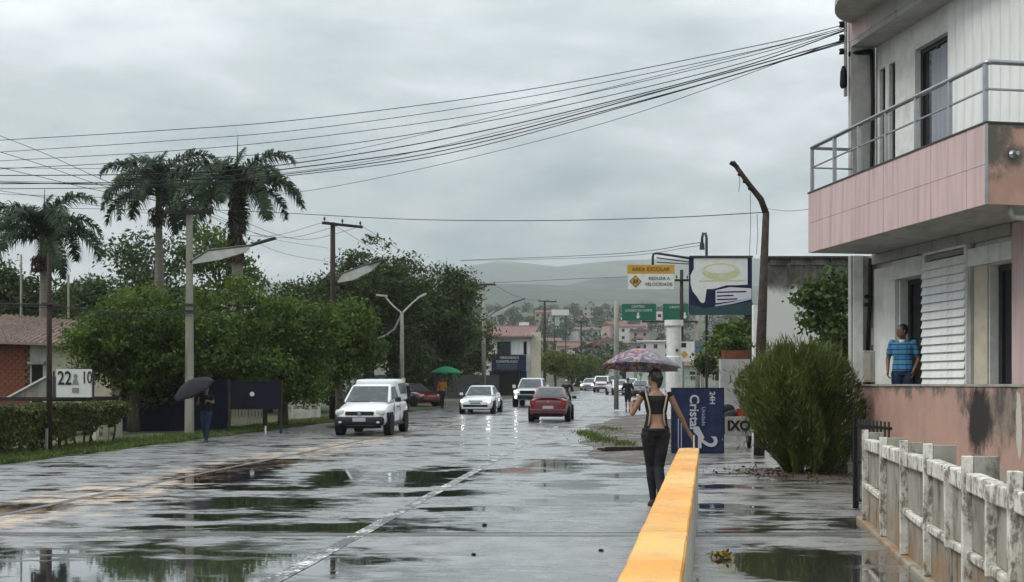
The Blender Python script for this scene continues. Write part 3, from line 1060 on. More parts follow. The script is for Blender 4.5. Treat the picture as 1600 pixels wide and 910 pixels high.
k = NT('fence_white')
base = k.mix(k.step(k.noise(5, 6, .7), .40, .62), (.70, .685, .63), (.50, .47, .40))
M['fence_white'] = k.out(k.mix(k.step(k.noise(9, 7, .75, (1, 1, .5)), .47, .60, 0, .92), base, (.15, .13, .10)), .8, k.bump(k.noise(25, 5), .3, .01))
k = NT('fence_stone')
spz = k.n('ShaderNodeSeparateXYZ')
k.l(k.co, spz.inputs[0])
base = k.mix(k.step(k.noise(3, 6, .65, (1, 1, .6)), .38, .66), (.34, .32, .275), (.21, .195, .16))
rustf = k.math('MULTIPLY', k.step(spz.outputs['Z'], .62, .05), k.step(k.noise(2.6, 6, .7), .36, .62))
base = k.mix(rustf, base, (.30, .17, .075))
M['fence_stone'] = k.out(k.mix(k.step(k.noise(6, 7, .72, (1, 1, .4), (3, 3, 3)), .52, .66, 0, .85), base, (.075, .065, .05)), .85, k.bump(k.noise(18, 5), .3, .01))
fo = fpt(1410)
fen = thing('concrete_fence', 'weathered white concrete fence of upright fins and rails by the puddle', 'fence', fo)
side = Vector((-FD.y, FD.x, 0)) * -1          # away from the street
if side.x < 0:
    side = -side
fins = [(1350, 1.07, 1), (1378, 1.05, 1), (1410, 1.08, 1), (1447, 1.11, 1), (1480, .95, 0), (1508, 1.10, 1), (1545, .95, 0), (1582, 1.09, 1), (1632, .95, 0), (1690, 1.09, 1)]
V3 = lambda z: Vector((0, 0, z))


def fbox(mb, a, b, d0, d1, z0, z1, za=None, zb=None):
    """box along the fence from a to b, between depths d0 and d1; za, zb lift the two ends"""
    c = [a + side * d0, b + side * d0, b + side * d1, a + side * d1]
    e0 = [za or 0, zb or 0, zb or 0, za or 0]
    return mb.hexa([x + V3(z0 + q) for x, q in zip(c, e0)] + [x + V3(z1 + q) for x, q in zip(c, e0)])


for u, top, main in fins:
    p = fpt(u)
    t_ = random.uniform(.044, .056) if main else .036
    if u == 1582:
        t_ = .085
    a, b_ = p - FD * t_ / 2, p + FD * t_ / 2
    fin = fbox(MB(fo), a, b_, -.022, .048, .06 if main else .40, top if main else .965).build('post' if main else 'baluster', M['fence_white'], fen, bevel=.006)
    if main:          # the rib behind each post shows above the rail as a short stub
        fbox(MB(fo), a + FD * .004, b_ - FD * .004, .05, random.uniform(.17, .24), .10, top - random.uniform(.0, .03)).build('rib', M['fence_stone'], fin, bevel=.006)
for i in range(len(fins) - 1):
    p, q = fpt(fins[i][0]) + FD * .028, fpt(fins[i + 1][0]) - FD * .028
    j1, j2 = random.uniform(-.015, .015), random.uniform(-.015, .015)
    fbox(MB(fo), p, q, -.004, .10, .86, .985, j1, j2).build('top_rail', M['fence_white'], fen, bevel=.012)
    if i not in (1,):
        fbox(MB(fo), p, q, -.002, .10, .41, .47, j2, j1).build('bottom_rail', M['fence_white'], fen, bevel=.012)
    # infill panels, recessed; a few are broken out and leave dark gaps
    for z0, z1, gaps in ((.477, .855, (2,)), (.06, .404, (4, 6, 8))):
        f0, f1 = 0.0, 1.0
        if i in gaps:
            f0, f1 = (.0, .55) if z0 > .3 else (.0, .62)
        if i == 6 and z0 < .3:
            f0, f1 = .5, 1.0
        a, c_ = p + (q - p) * f0, p + (q - p) * f1
        dd = random.uniform(.03, .045)
        if i == 1 and z0 < .3:
            z1 = .474
        fbox(MB(fo), a, c_, dd, dd + .05, z0, z1).build('infill_panel', M['fence_stone'], fen)
p, q = fpt(1346) - FD * .2, fpt(1690)
mb = MB(fo)
c = [p - side * .035, q - side * .035, q + side * .28, p + side * .28]
mb.hexa([x + Vector((0, 0, -.05)) for x in c] + [x + Vector((0, 0, .055)) for x in c])
mb.build('kerb', M['fence_stone'], fen, bevel=.02)
# soil bed between the fence and the building
c = [fpt(1346) - FD * 1.5 + side * .33, fpt(1690) + side * .33, fpt(1690) + side * 6, fpt(1346) - FD * 1.5 + side * 3]
struct(MB().add([x + Vector((0, 0, .03)) for x in c], [(0, 1, 2, 3)]).build('yard', M['concrete']))

gp = Vector((gx(1337, 14.3), 14.3, 0))
gate = thing('iron_gate', 'narrow black iron gate standing open at the end of the white fence', 'gate', gp)
gd = Vector((.02, -1.0, 0))
mb = MB()
mb.box((-.03, -.03, 0), (.03, .03, 1.16))
mb.build('gate_post', M['black'], gate)
fr = MB()
fr.beam((0, -.06, .12), (.06, -1.15, .12), .035)
fr.beam((0, -.06, 1.06), (.06, -1.15, 1.06), .035)
fr.beam((0, -.06, .6), (.06, -1.15, .6), .03)
fr.build('gate_frame', M['black'], gate)
bm_ = MB().box((-.011, -.011, .1), (.011, .011, 1.14)).mesh('bar')
bm_.materials.append(M['dark_metal'])
for i in range(9):
    t = (i + .5) / 9
    inst(bm_, 'bar', gate, (.06 * t, -.06 - 1.09 * t, 0))

# white board and a step by the gate
bx = at(1311, 735, 20.6)
tag(MB().box((-.25, -.03, 0), (.25, .03, .61), Matrix.Rotation(.05, 4, 'Z') @ Matrix.Rotation(-.22, 4, 'X')).build('white_board', M['panel_white'], loc=(bx.x, bx.y, 0), bevel=.006), 'plain white board leaning upright beside the dark shrub', 'board')
struct(MB().box((gx(1312, 20.2), 19.7, -.02), (gx(1345, 20.2), 20.4, .17)).build('step', M['concrete'], bevel=.015))

# ------------------------------------------------------------------ vegetation
def leaf_obj(name, pts, size, m, parent=None, aspect=.5, up=.0, fold=False, dirs=None):
    """many small leaf faces, one mesh"""
    pts = np.asarray(pts, float)
    n = len(pts)
    a = rng.normal(size=(n, 3))
    if dirs is not None:
        a = a * .35 + np.asarray(dirs, float)
    a[:, 2] += up
    a /= np.linalg.norm(a, axis=1)[:, None]
    b = np.cross(a, rng.normal(size=(n, 3)))
    b /= np.linalg.norm(b, axis=1)[:, None]
    sz = size * rng.uniform(.6, 1.35, n)[:, None]
    L, W = a * sz, b * sz * aspect
    v = np.empty((n, 4, 3))
    v[:, 0], v[:, 1], v[:, 2], v[:, 3] = pts - L, pts + W, pts + L, pts - W
    me = bpy.data.meshes.new(name)
    me.from_pydata(v.reshape(-1, 3).tolist(), [], np.arange(n * 4).reshape(-1, 4).tolist())
    me.materials.append(m)
    o = bpy.data.objects.new(name, me)
    COL.objects.link(o)
    o.parent = parent
    return o


def crown_pts(lobes, n, nclump, cr, fill=.12, flat=.6, low=-.7):
    w = np.array([(l[3] * l[4] + l[4] * l[5] + l[3] * l[5]) for l in lobes])
    w /= w.sum()
    out_ = []
    per = int(n * (1 - fill) / nclump)
    for i in range(nclump):
        l = lobes[rng.choice(len(lobes), p=w)]
        d = rng.normal(size=3)
        d /= np.linalg.norm(d)
        d[2] = max(d[2], low) if rng.random() < .9 else d[2]
        r_ = rng.uniform(.72, 1.03)
        c = np.array(l[:3]) + d * r_ * np.array(l[3:])
        out_.append(c + rng.normal(size=(per, 3)) * cr * rng.uniform(.7, 1.3) * np.array([1, 1, flat]))
    nf = int(n * fill)
    for i in range(nf):
        l = lobes[rng.choice(len(lobes), p=w)]
        d = rng.normal(size=3)
        d /= np.linalg.norm(d)
        out_.append((np.array(l[:3]) + d * rng.random() ** .5 * .8 * np.array(l[3:]))[None])
    return np.concatenate(out_)


def tree(name, label, loc, lobes, m, bark, n, size, nclump, cr, trunk_r=.18, trunk_h=2.0, group=None, lean=0.0, aspect=.5, fill=.14):
    t = thing(name, label, 'tree', loc, 0, group)
    mb = MB()
    mb.tube([(0, 0, -.1), (.05 * lean, 0, trunk_h * .5), (lean, .05, trunk_h)], [trunk_r * 1.25, trunk_r, trunk_r * .8], 9)
    for l in lobes:
        c = Vector(l[:3])
        s_ = Vector((lean, .05, trunk_h * .96))
        mid = s_.lerp(c, .5) + Vector((random.uniform(-.2, .2), random.uniform(-.2, .2), .15))
        mb.tube([s_, mid, c + Vector((0, 0, l[5] * .4))], [trunk_r * .6, trunk_r * .38, trunk_r * .12], 6)
        for q in range(3):
            e_ = c + Vector((random.uniform(-1, 1) * l[3], random.uniform(-1, 1) * l[4], random.uniform(-.2, .9) * l[5])) * .8
            mb.tube([mid, mid.lerp(e_, .6) + Vector((0, 0, .1)), e_], [trunk_r * .3, trunk_r * .18, trunk_r * .06], 5)
    mb.build('trunk', bark, t, smooth=True)
    leaf_obj('crown', crown_pts(lobes, n, nclump, cr, fill), size, m, t, aspect)
    return t


def px_tree(name, label, Y, u0, u1, v0, v1, m, bark, n, size, nclump=120, cr=.3, nl=6, base=None, group=None, tr=.18, seed=1, depth=.9, fill=.14):
    """a tree whose crown spans the given extent at the distance Y"""
    rs = random.Random(seed)
    X = gx((u0 + u1) / 2, Y)
    rx = (u1 - u0) / 2 / F * Y * 1.1
    zt, zb = at(0, v0, Y).z, at(0, v1, Y).z
    g = h(Y)
    zc, rz_ = (zt + zb) / 2 - g, (zt - zb) / 2 * 1.12
    lobes = [(0, 0, zc, rx * .62, rx * .62 * depth, rz_ * .8)]
    for i in range(nl):
        a = 2 * PI * i / nl + rs.uniform(-.3, .3)
        q = rs.uniform(.45, .6)
        zz = zc + rz_ * rs.uniform(-.45, .5)
        s_ = rs.uniform(.38, .5)
        lobes.append((math.cos(a) * rx * q, math.sin(a) * rx * q * depth, zz, rx * s_, rx * s_, min(rz_ * .55, rx * .5)))
    return tree(name, label, (X, Y, g), lobes, m, bark, n, size, nclump, cr, tr, max(.8, zc - rz_ * .5), group, rs.uniform(-.15, .15), fill=fill)


GL = 'broad light green trees along the verge'
px_tree('street_tree', 'light green spreading street tree behind the low red brick house end and hedge', 37, 118, 300, 452, 640, M['leaf_light'], M['bark'], 24000, .080, 230, .25, 7, group=GL, seed=3, fill=.2)
px_tree('street_tree', 'light green spreading street tree right behind the concrete pole with the solar lamp', 39, 225, 425, 446, 636, M['leaf_light'], M['bark'], 26000, .080, 240, .26, 7, group=GL, seed=8, fill=.2)
px_tree('street_tree', 'light green spreading street tree above the black notice board', 42, 365, 520, 452, 640, M['leaf_light'], M['bark'], 21000, .084, 210, .26, 7, group=GL, seed=5, fill=.2)
px_tree('street_tree', 'smaller light green street tree overhanging the white pickup', 46, 470, 592, 466, 615, M['leaf_light'], M['bark'], 16000, .088, 170, .26, 6, group=GL, seed=6, fill=.2)
GD = 'tall dark trees behind the pickup'
px_tree('mango_tree', 'tallest dark mango tree, rising behind the second pole', 64, 478, 672, 357, 625, M['leaf_dark'], M['bark_dark'], 44000, .105, 460, .28, 10, group=GD, tr=.35, seed=2, fill=.34)
px_tree('mango_tree', 'dark mango tree that ends the row, next to the red roofed shop', 72, 622, 748, 399, 622, M['leaf_dark'], M['bark_dark'], 34000, .11, 360, .28, 10, group=GD, tr=.3, seed=4, fill=.34)
px_tree('mango_tree', 'low brownish green tree between the light trees and the tallest dark tree', 68, 432, 540, 418, 560, M['leaf_dark'], M['bark_dark'], 10000, .13, 130, .34, 6, group=GD, tr=.22, seed=9)
px_tree('mango_tree', 'dark mango tree in shade behind the twin armed street lamp', 80, 560, 740, 440, 632, M['leaf_dark'], M['bark_dark'], 14000, .14, 170, .42, 7, group=GD, tr=.3, seed=14, fill=.25)
px_tree('shade_tree', 'dark green tree filling the gap just left of the red roofed shop', 96, 672, 772, 480, 632, M['leaf_dark'], M['bark_dark'], 12000, .14, 150, .4, 7, tr=.25, seed=61, fill=.3)
GB = 'thin trees behind the palms'
px_tree('thin_tree', 'sparse pale green tree seen between the two tall palms', 74, 165, 290, 366, 470, M['leaf_mid'], M['bark'], 2600, .16, 60, .5, 6, group=GB, tr=.12, seed=21, fill=.05)
px_tree('thin_tree', 'airy yellowish green tree behind the shaggy palm trunk', 76, 275, 405, 362, 470, M['leaf_light'], M['bark'], 3800, .16, 90, .45, 6, group=GB, tr=.14, seed=22, fill=.05)
GF = 'dark garden trees behind the brick house'
for i, (u0, u1, v0, Y, lab) in enumerate(((-60, 60, 405, 60, 'dark bushy garden tree at the edge of the view under the small palm'), (20, 130, 430, 62, 'dark bushy garden tree behind the pink tiled ridge'),
                                           (100, 215, 425, 66, 'dark bushy garden tree behind the thin white masts'), (180, 330, 436, 64, 'dark bushy garden tree under the middle palm'))):
    px_tree('garden_tree', lab, Y, u0, u1, v0, 560, M['leaf_dark'] if i != 2 else M['leaf_mid'], M['bark_dark'], 9000, .14, 130, .36, 6, group=GF, seed=30 + i, fill=.2)
px_tree('garden_tree', 'dark green shade tree far back behind the notice board', 58, 280, 560, 490, 640, M['leaf_dark'], M['bark_dark'], 9000, .17, 120, .42, 7, group=GF, seed=41, fill=.25)
px_tree('leafy_tree', 'green leafy tree between the white warehouse and the corner building', 29, 1250, 1352, 412, 580, M['leaf_mid'], M['bark'], 3400, .095, 70, .2, 6, tr=.1, seed=51, fill=.08)
px_tree('leafy_bush', 'bright green bush growing under the big billboard', 40, 1112, 1172, 496, 562, M['leaf_light'], M['bark'], 2600, .11, 40, .2, 5, tr=.08, seed=52, fill=.2)
px_tree('leafy_bush', 'small dark green bush beside the white column and totem', 52, 1088, 1120, 545, 600, M['leaf_mid'], M['bark'], 1400, .1, 26, .18, 5, tr=.06, seed=53, fill=.2)
GC = 'clipped roadside trees'
for i, (u, Y, r_, v0) in enumerate(((868, 118, 1.55, 548), (893, 128, 1.5, 552), (915, 142, 1.6, 556), (934, 158, 1.6, 560))):
    lab = ('bright clipped roadside tree nearest the blue shop', 'second clipped roadside tree past the blue shop', 'third clipped roadside tree past the blue shop', 'last clipped roadside tree before the parked cars')[i]
    zt = at(0, v0, Y).z - h(Y)
    X = gx(u, Y)
    lobes = [(0, 0, zt * .66, r_ * .95, r_ * .95, zt * .30), (.5, .3, zt * .7, r_ * .7, r_ * .8, zt * .27), (-.5, -.2, zt * .7, r_ * .75, r_ * .8, zt * .27)]
    tree('clipped_tree', lab, (X, Y, h(Y)), lobes, M['leaf_clip'], M['bark_dark'], 3600, .15, 90, .28, .12, zt * .42, GC, fill=.25)


# hedge on thin stems along the verge
def hedge_centre(y):
    return road_edge(y) - 1.75


hd = thing('garden_hedge', 'long trimmed garden hedge with bare stems in front of the brick house', 'hedge', (hedge_centre(24), 24, 0))
pts = []
for i in range(42000):
    y = random.uniform(17, 30.6)
    prof = 1.06 + .05 * math.sin(y * 1.9) + .04 * math.sin(y * 4.3 + 1)
    endt = max(0, (y - 26.2) / 4.4)
    lowz = .12 + .52 * endt + .1 * math.sin(y * 5)
    if random.random() < .4:            # clipped top
        q, z = random.uniform(-.52, .52), prof - abs(random.gauss(0, .05))
    else:                               # clipped faces
        z = random.uniform(min(lowz, prof - .15), prof)
        q = random.choice((-1, 1)) * (.50 + random.gauss(0, .05) + .06 * math.sin(y * 3 + z * 5)) if random.random() < .75 else random.uniform(-.5, .5)
    pts.append((hedge_centre(y) + q - hd.location.x, y - 24, max(.05, z)))
leaf_obj('foliage', pts, .05, M['leaf_hedge'], hd)
mb = MB(hd.location)
for i in range(34):
    y = 17.2 + i * .4
    x = hedge_centre(y) + random.uniform(-.2, .2)
    mb.tube([(x, y, -.02), (x + random.uniform(-.1, .1), y, .4), (x + random.uniform(-.2, .2), y + .1, .8)], [.03, .025, .012], 5)
mb.build('stem', M['bark_dark'], hd, kind='stuff')

# big feathery shrub by the building
sb = at(1246, 738, 19.9)
shr = thing('feathery_shrub', 'big feathery dark green shrub, narrow at the foot, beside the corner building', 'shrub', (sb.x, sb.y, 0))
pts, dirs = [], []


def shrub_rad(t, a):
    """radius of the shrub at height fraction t towards the angle a: slanting on the street side, fuller to the right"""
    lft = float(np.interp(t, [0, .12, .3, .5, .7, .88, 1], [.16, .34, .62, .86, .93, .78, .30]))
    rgt = float(np.interp(t, [0, .10, .3, .5, .7, .88, 1], [.42, .66, .84, .90, .88, .72, .28]))
    f = .5 + .5 * math.cos(a)
    return lft * (1 - f) + rgt * f


for i in range(52000):
    t = .03 + .97 * random.random() ** .85
    z = t * 2.2
    a = random.uniform(0, 2 * PI)
    lob = 1 + .12 * math.sin(a * 4 + 1 + z) + .10 * math.sin(a * 9 + z * 3.1) + .07 * math.sin(z * 7 + a * 3)
    q = shrub_rad(t, a) * lob * (1 - random.random() ** 2.2 * .6) * (1.0 + (.12 if random.random() < .05 else 0))
    x, y = math.cos(a) * q, math.sin(a) * q
    pts.append((x + .02, y, z + .1 * math.sin(a * 7 + x * 5)))
    dirs.append((math.cos(a) * random.uniform(.3, 1.0), math.sin(a) * random.uniform(.3, 1.0), random.uniform(.6, 1.1)))
leaf_obj('foliage', pts, .065, M['leaf_shrub'], shr, .12, dirs=dirs)
pts, dirs = [], []
for i in range(1300):
    a, q = random.uniform(0, 2 * PI), random.random() ** .5 * .78
    pts.append((math.cos(a) * q, math.sin(a) * q, random.uniform(1.75, 2.48) - q * .25))
    dirs.append((math.cos(a) * .35, math.sin(a) * .35, 1.2))
leaf_obj('shoot', pts, .12, M['leaf_shrub'], shr, .07, dirs=dirs)['kind'] = 'stuff'
pts = [(random.gauss(0, .45), random.gauss(0, .45), random.uniform(.4, 1.9)) for _ in range(900)]
leaf_obj('dead_spray', pts, .07, M['dry_leaf'], shr, .14, up=.6)['kind'] = 'stuff'
vs = [(sb.x, sb.y, .03)]
for i in range(28):
    a = 2 * PI * i / 28
    r_ = 1.15 + .25 * math.sin(a * 3 + 1) + random.uniform(-.1, .1)
    vs.append((sb.x + .15 + math.cos(a) * r_, sb.y + math.sin(a) * r_ * 1.1, .004))
struct(MB().add(vs, [(0, i + 1, (i + 1) % 28 + 1) for i in range(28)]).build('soil_bed', M['dirt'], smooth=True))
pts = [(sb.x + random.gauss(.1, .7), sb.y + random.gauss(-.2, .7), random.uniform(.012, .05)) for _ in range(420)]
lt = leaf_obj('leaf_litter', pts, .045, M['dry_leaf'], None, .35)
lt['kind'] = 'stuff'
mb = MB()
for i in range(9):
    a = 2 * PI * i / 9
    mb.tube([(.05 * math.cos(a), .05 * math.sin(a), -.02), (.15 * math.cos(a), .15 * math.sin(a), .5), (.55 * math.cos(a), .55 * math.sin(a), 1.5)], [.05, .035, .015], 6)
mb.build('trunk', M['bark'], shr)
mb = MB()
mb.lathe([(.10, -.01), (.09, .1), (.07, .28), (.0, .3)], 10)
mb.build('limewashed_foot', M['barrier_white'], shr)


# ------------------------------------------------------------------ palms
def frond_mesh(L, e0, e1, seed):
    rs = random.Random(seed)
    n = 16
    p, pts = Vector((0, 0, 0)), [Vector((0, 0, 0))]
    angs = []
    for i in range(n):
        t = (i + .5) / n
        a = e0 + (e1 - e0) * t ** 1.3
        angs.append(a)
        p = p + Vector((math.cos(a), 0, math.sin(a))) * (L / n)
        pts.append(p.copy())
    mb = MB()
    mb.tube(pts, [.045 * (1 - .8 * i / n) for i in range(n + 1)], 5)
    m_ = 78
    for j in range(m_):
        t = .10 + .9 * j / (m_ - 1)
        i = min(n - 1, int(t * n))
        f = t * n - i
        b_ = pts[i].lerp(pts[min(i + 1, n)], f)
        d = Vector((math.cos(angs[i]), 0, math.sin(angs[i])))
        nrm = Vector((-d.z, 0, d.x))
        ll = L * .25 * max(0.0, math.sin(PI * min(1, .12 + .84 * t))) ** .6 * rs.uniform(.85, 1.1)
        for sgn in (-1, 1):
            tilt = rs.choice((-.15, .35, .75)) + rs.uniform(-.15, .15)
            s_ = (Vector((0, sgn, 0)) * math.cos(tilt) + nrm * math.sin(tilt) + d * .55).normalized()
            midp = b_ + s_ * ll * .5
            end = b_ + s_ * ll * .85 + Vector((0, 0, -ll * .42))
            w = d * .040
            o = len(mb.v)
            mb.v += [tuple(b_ - w), tuple(b_ + w), tuple(midp + w * .9), tuple(midp - w * .9), tuple(end)]
            mb.f += [(o, o + 1, o + 2, o + 3), (o + 3, o + 2, o + 4)]
    me = mb.mesh('frond')
    me.materials.append(M['palm'])
    return me


FR = [frond_mesh(3.75, math.radians(e0), math.radians(e1), s) for s, (e0, e1) in enumerate(((80, 40), (70, -35), (62, -62), (52, -78), (36, -84), (14, -88)))]
FRK = [1, 1, 2, 2, 2, 2, 3, 3, 3, 3, 3, 4, 4, 4, 4, 4, 4, 5, 5, 5, 5]


def palm(label, u, v, Y, sc, tr, shaggy=False, seed=0, spear=1.0, base_z=0):
    rs = random.Random(seed)
    c = at(u, v, Y)
    g = h(Y)
    t = thing('palm_tree', label, 'palm tree', (c.x, Y, g), 0, 'tall palms behind the trees')
    H = c.z - g
    mb = MB()
    mb.tube([(0, 0, -.1), (0, 0, H * .3), (.03, 0, H * .6), (0, 0, H - 1.5 * sc)], [tr * 1.25, tr * 1.1, tr * 1.15, tr * .75], 12)
    mb.build('trunk', M['palm_trunk'], t, smooth=True)
    mb = MB()
    mb.tube([(0, 0, H - 1.52 * sc), (0, 0, H - 1.2 * sc), (0, 0, H - .5 * sc), (0, 0, H + .05)], [tr * .8, tr * .86, tr * .6, tr * .3], 12)
    mb.build('crownshaft', M['shaft_green'] if not shaggy else M['palm_trunk'], t, smooth=True)
    for i, kx in enumerate(FRK):
        a = i * 2.39996 + rs.uniform(-.25, .25)
        s_ = sc * rs.uniform(.88, 1.08)
        inst(FR[kx], 'frond', t, (0, 0, H - .1 * kx * sc), (rs.uniform(-.12, .12), rs.uniform(-.1, .1), a), (s_, s_, s_))
    mb = MB()
    mb.tube([(0, 0, H - .1), (.02, 0, H + spear * .6), (.05, 0, H + spear * 1.3)], [.05, .04, .008], 6)
    mb.build('spear_leaf', M['palm'], t)
    inst(FR[0], 'frond', t, (0, 0, H), (0, -.25, .7), (sc * .55,) * 3)
    # old brown leaves and fruit stalks hanging under the crown
    pts, dirs = [], []
    nh = 620 if shaggy else 260
    for i in range(nh):
        a = rs.uniform(0, 6.28)
        zz = rs.uniform(.3, 3.8) if shaggy else rs.uniform(1.3, 2.1)
        q = (rs.uniform(.2, .42) if shaggy else rs.uniform(.1, .62)) * sc
        pts.append((math.cos(a) * q, math.sin(a) * q, H - zz * sc))
        dirs.append((math.cos(a) * .3, math.sin(a) * .3, -1))
    leaf_obj('dead_frond', pts,   .22 if shaggy else .2, M['dry_leaf'], t, .22, dirs=dirs)['kind'] = 'stuff'
    return t


palm('shorter palm standing behind the brick house', 68, 362, 47, .80, .17, seed=1, spear=1.4)
palm('tall palm with a clean grey trunk, in the middle of the three palms', 248, 292, 56, .93, .20, seed=2, spear=1.3)
palm('tall palm with a shaggy brown trunk of old leaves', 370, 292, 53, .96, .24, True, seed=3, spear=1.9)

# ------------------------------------------------------------------ poles, lamps, wires
def crossarm(t, c, w, dy=0.0, ins=3):
    a = MB().beam((c.x - w / 2, c.y, c.z - dy), (c.x + w / 2, c.y, c.z + dy), .10, .11).build('crossarm', M['crossarm'], t)
    for i in range(ins):
        x = c.x - w / 2 + .1 + (w - .2) * i / (ins - 1)
        zz = c.z - dy + 2 * dy * (i / (ins - 1)) + .055
        MB().lathe([(.02, 0), (.02, .06), (.055, .07), (.04, .12), (.05, .15), (.01, .2)], 8, Matrix.Translation((x, c.y, zz))).build('insulator', M['dark_metal'], a)
    return a


def solar_lamp(t, Y, arm, upper, lower, head):
    """lamp arm with a pale sail shaped plate below it, traced as points at the pole's own distance"""
    o = t.location
    A = [at(u, v, Y) - o for u, v in arm]
    r = MB()
    r.tube(A, [.045] * (len(A) - 1) + [.035], 7)
    am = r.build('lamp_arm', M['dark_metal'], t)
    poly = [at(u, v, Y) - o + Vector((0, -.03, 0)) for u, v in upper + lower[::-1]]
    MB().prism(poly, (0, .05, 0)).build('lamp_fin', M['fin'], am)
    a, b = [at(u, v, Y) - o for u, v in head]
    MB().beam(a, b, .24, .07).build('lamp_head', M['dark_metal'], am, bevel=.02)


def pole(name, label, cat, u, v, Y, vtop, w0, w1, m, group=None, square=True, skirt=None):
    x = gx(u, Y)
    g = h(Y)
    H = at(0, vtop, Y).z - g
    t = thing(name, label, cat, (x, Y, g), 0, group)
    mb = MB()
    if square:
        mb.hexa([(-w0, -w0 * .75, -.2), (w0, -w0 * .75, -.2), (w0, w0 * .75, -.2), (-w0, w0 * .75, -.2), (-w1, -w1 * .75, H), (w1, -w1 * .75, H), (w1, w1 * .75, H), (-w1, w1 * .75, H)])
    else:
        mb.tube([(0, 0, -.2), (0, 0, H * .5), (0, 0, H)], [w0, (w0 + w1) / 2, w1], 10)
    mb.build('shaft', m, t, smooth=not square, bevel=.02 if square else 0)
    return t, H


GP = 'utility poles along the verge'
p1, H1 = pole('utility_pole', 'pale concrete utility pole standing beside the person under the black umbrella', 'utility pole', 296, 680, 35, 330, .13, .085, M['pole_concrete'], GP)
crossarm(p1, Vector((0, -.12, H1 - .06)), 1.55, .01)
solar_lamp(p1, 34.8, [(297, 410), (325, 392), (392, 384), (430, 372)], [(300, 405), (326, 390), (392, 385)], [(301, 413), (345, 406), (385, 394)], [(396, 382), (431, 372)])
for z in (4.05, 3.85):
    MB().box((-.17, -.14, z), (.17, .14, z + .05)).build('cable_bracket', M['dark_metal'], p1)
p2, H2 = pole('utility_pole', 'dark wooden utility pole in front of the tall mango tree', 'utility pole', 520, 655, 47, 348, .15, .10, M['wood_dark'], GP, square=False)
crossarm(p2, Vector((.42, -.12, H2 - .12)), 1.7, -.09)
solar_lamp(p2, 46.8, [(526, 440), (535, 428), (570, 415), (598, 407)], [(527, 437), (540, 425), (580, 411), (599, 406)], [(528, 442), (552, 438), (580, 424)], [(575, 414), (599, 406)])
p3, H3 = pole('utility_pole', 'utility pole with a tee top in front of the red roofed shop', 'utility pole', 756, 625, 84, 445, .17, .12, M['pole_concrete'], GP, square=False)
crossarm(p3, Vector((0, -.14, H3 - .02)), 1.8, 0)
solar_lamp(p3, 83.8, [(757, 500), (775, 487), (805, 472), (821, 467)], [(760, 495), (780, 484), (803, 474)], [(761, 499), (782, 491), (802, 478)], [(800, 473), (821, 467)])
p4, H4 = pole('utility_pole', 'dark utility pole at the far corner of the red roofed shop', 'utility pole', 851, 600, 122, 470, .17, .12, M['wood_dark'], GP, square=False)
crossarm(p4, Vector((.3, -.14, H4 - .1)), 2.0, -.05)
p5, H5 = pole('utility_pole', 'thin dark utility pole rising behind the clipped trees', 'utility pole', 908, 590, 165, 500, .14, .1, M['wood_dark'], GP, square=False)
crossarm(p5, Vector((0, -.14, H5 - .3)), 1.7, 0)
p0, H0 = pole('utility_pole', 'dark weathered wooden pole standing in the garden hedge', 'utility pole', 77, 705, 26.3, 395, .07, .055, M['wood_dark'], GP, square=False)
MB().box((-.14, -.1, 3.45), (.14, .1, 3.5)).build('cable_bracket', M['dark_metal'], p0)
MB().tube([(-.02, -.1, -.1), (-.02, -.1, .55)], .035, 7).build('stay_tube', M['pole_concrete'], p0)
for u, v0, v1, lab in ((33, 398, 500, 'thin pale mast standing above the pink tiled ridge'), (107, 430, 520, 'thin pale mast beside the end of the pink tiled roof')):
    t_, _ = pole('thin_mast', lab, 'mast', u, 640, 50, v0, .06, .045, M['pole_concrete'], 'thin masts behind the house', square=False)

# twin armed street lamp
tl = thing('street_lamp', 'twin armed concrete street lamp in front of the dark mango trees', 'street lamp', (gx(628, 57), 57, h(57)))
o = tl.location
MB(o).tube([at(628, 640, 57), at(628, 488, 57)], [.13, .09], 9).build('shaft', M['pole_concrete'], tl, smooth=True)
for pts_, hd_ in (([(628, 490), (614, 478), (600, 462)], [(605, 463), (588, 461)]), ([(628, 490), (645, 473), (660, 461)], [(652, 466), (666, 459)])):
    a = MB(o).tube([at(u, v, 57) for u, v in pts_], .04, 6).build('lamp_arm', M['fin'], tl)
    MB(o).beam(at(*hd_[0], 57), at(*hd_[1], 57), .2, .09).build('lamp_head', M['fin'], a)
MB(o).tube([at(626, 495, 57), at(616, 515, 57), at(602, 525, 57), at(588, 530, 57)], .05, 6).build('side_bracket', M['pole_concrete'], tl)

# rusty leaning lamp pole on the near side
rp = thing('rusty_lamp_pole', 'tall rusty lamp pole bent towards the street behind the feathery shrub', 'street lamp', (gx(1186, 25), 25, 0))
o = rp.location
MB(o).tube([at(1186, 713, 25), at(1189, 540, 25), at(1197, 332, 25)], [.125, .115, .075], 10).build('shaft', M['rust'], rp, smooth=True)
MB(o).tube([at(1197, 334, 25), at(1189, 312, 25), at(1170, 288, 25), at(1145, 253, 25)], [.075, .07, .06, .05], 8).build('lamp_arm', M['rust'], rp, smooth=True)
MB(o).beam(at(1141, 254, 25), at(1153, 262, 25), .1, .07).build('lamp_socket', M['black'], rp)
for u, v in ((1155, 273), (1163, 284), (1171, 295)):
    MB(o).ball(at(u, v, 24.9), .04, 7, 5).build('insulator', M['black'], rp)
mb = MB(o)
for u, va, vb in ((1172, 292, 400), (1183, 335, 398), (1155, 275, 300)):
    mb.tube([at(u, va, 24.95), at(u + 1, (va + vb) / 2, 24.95), at(u - 1, vb, 24.95)], .006, 5)
mb.build('hanging_wire', M['cable'], rp)

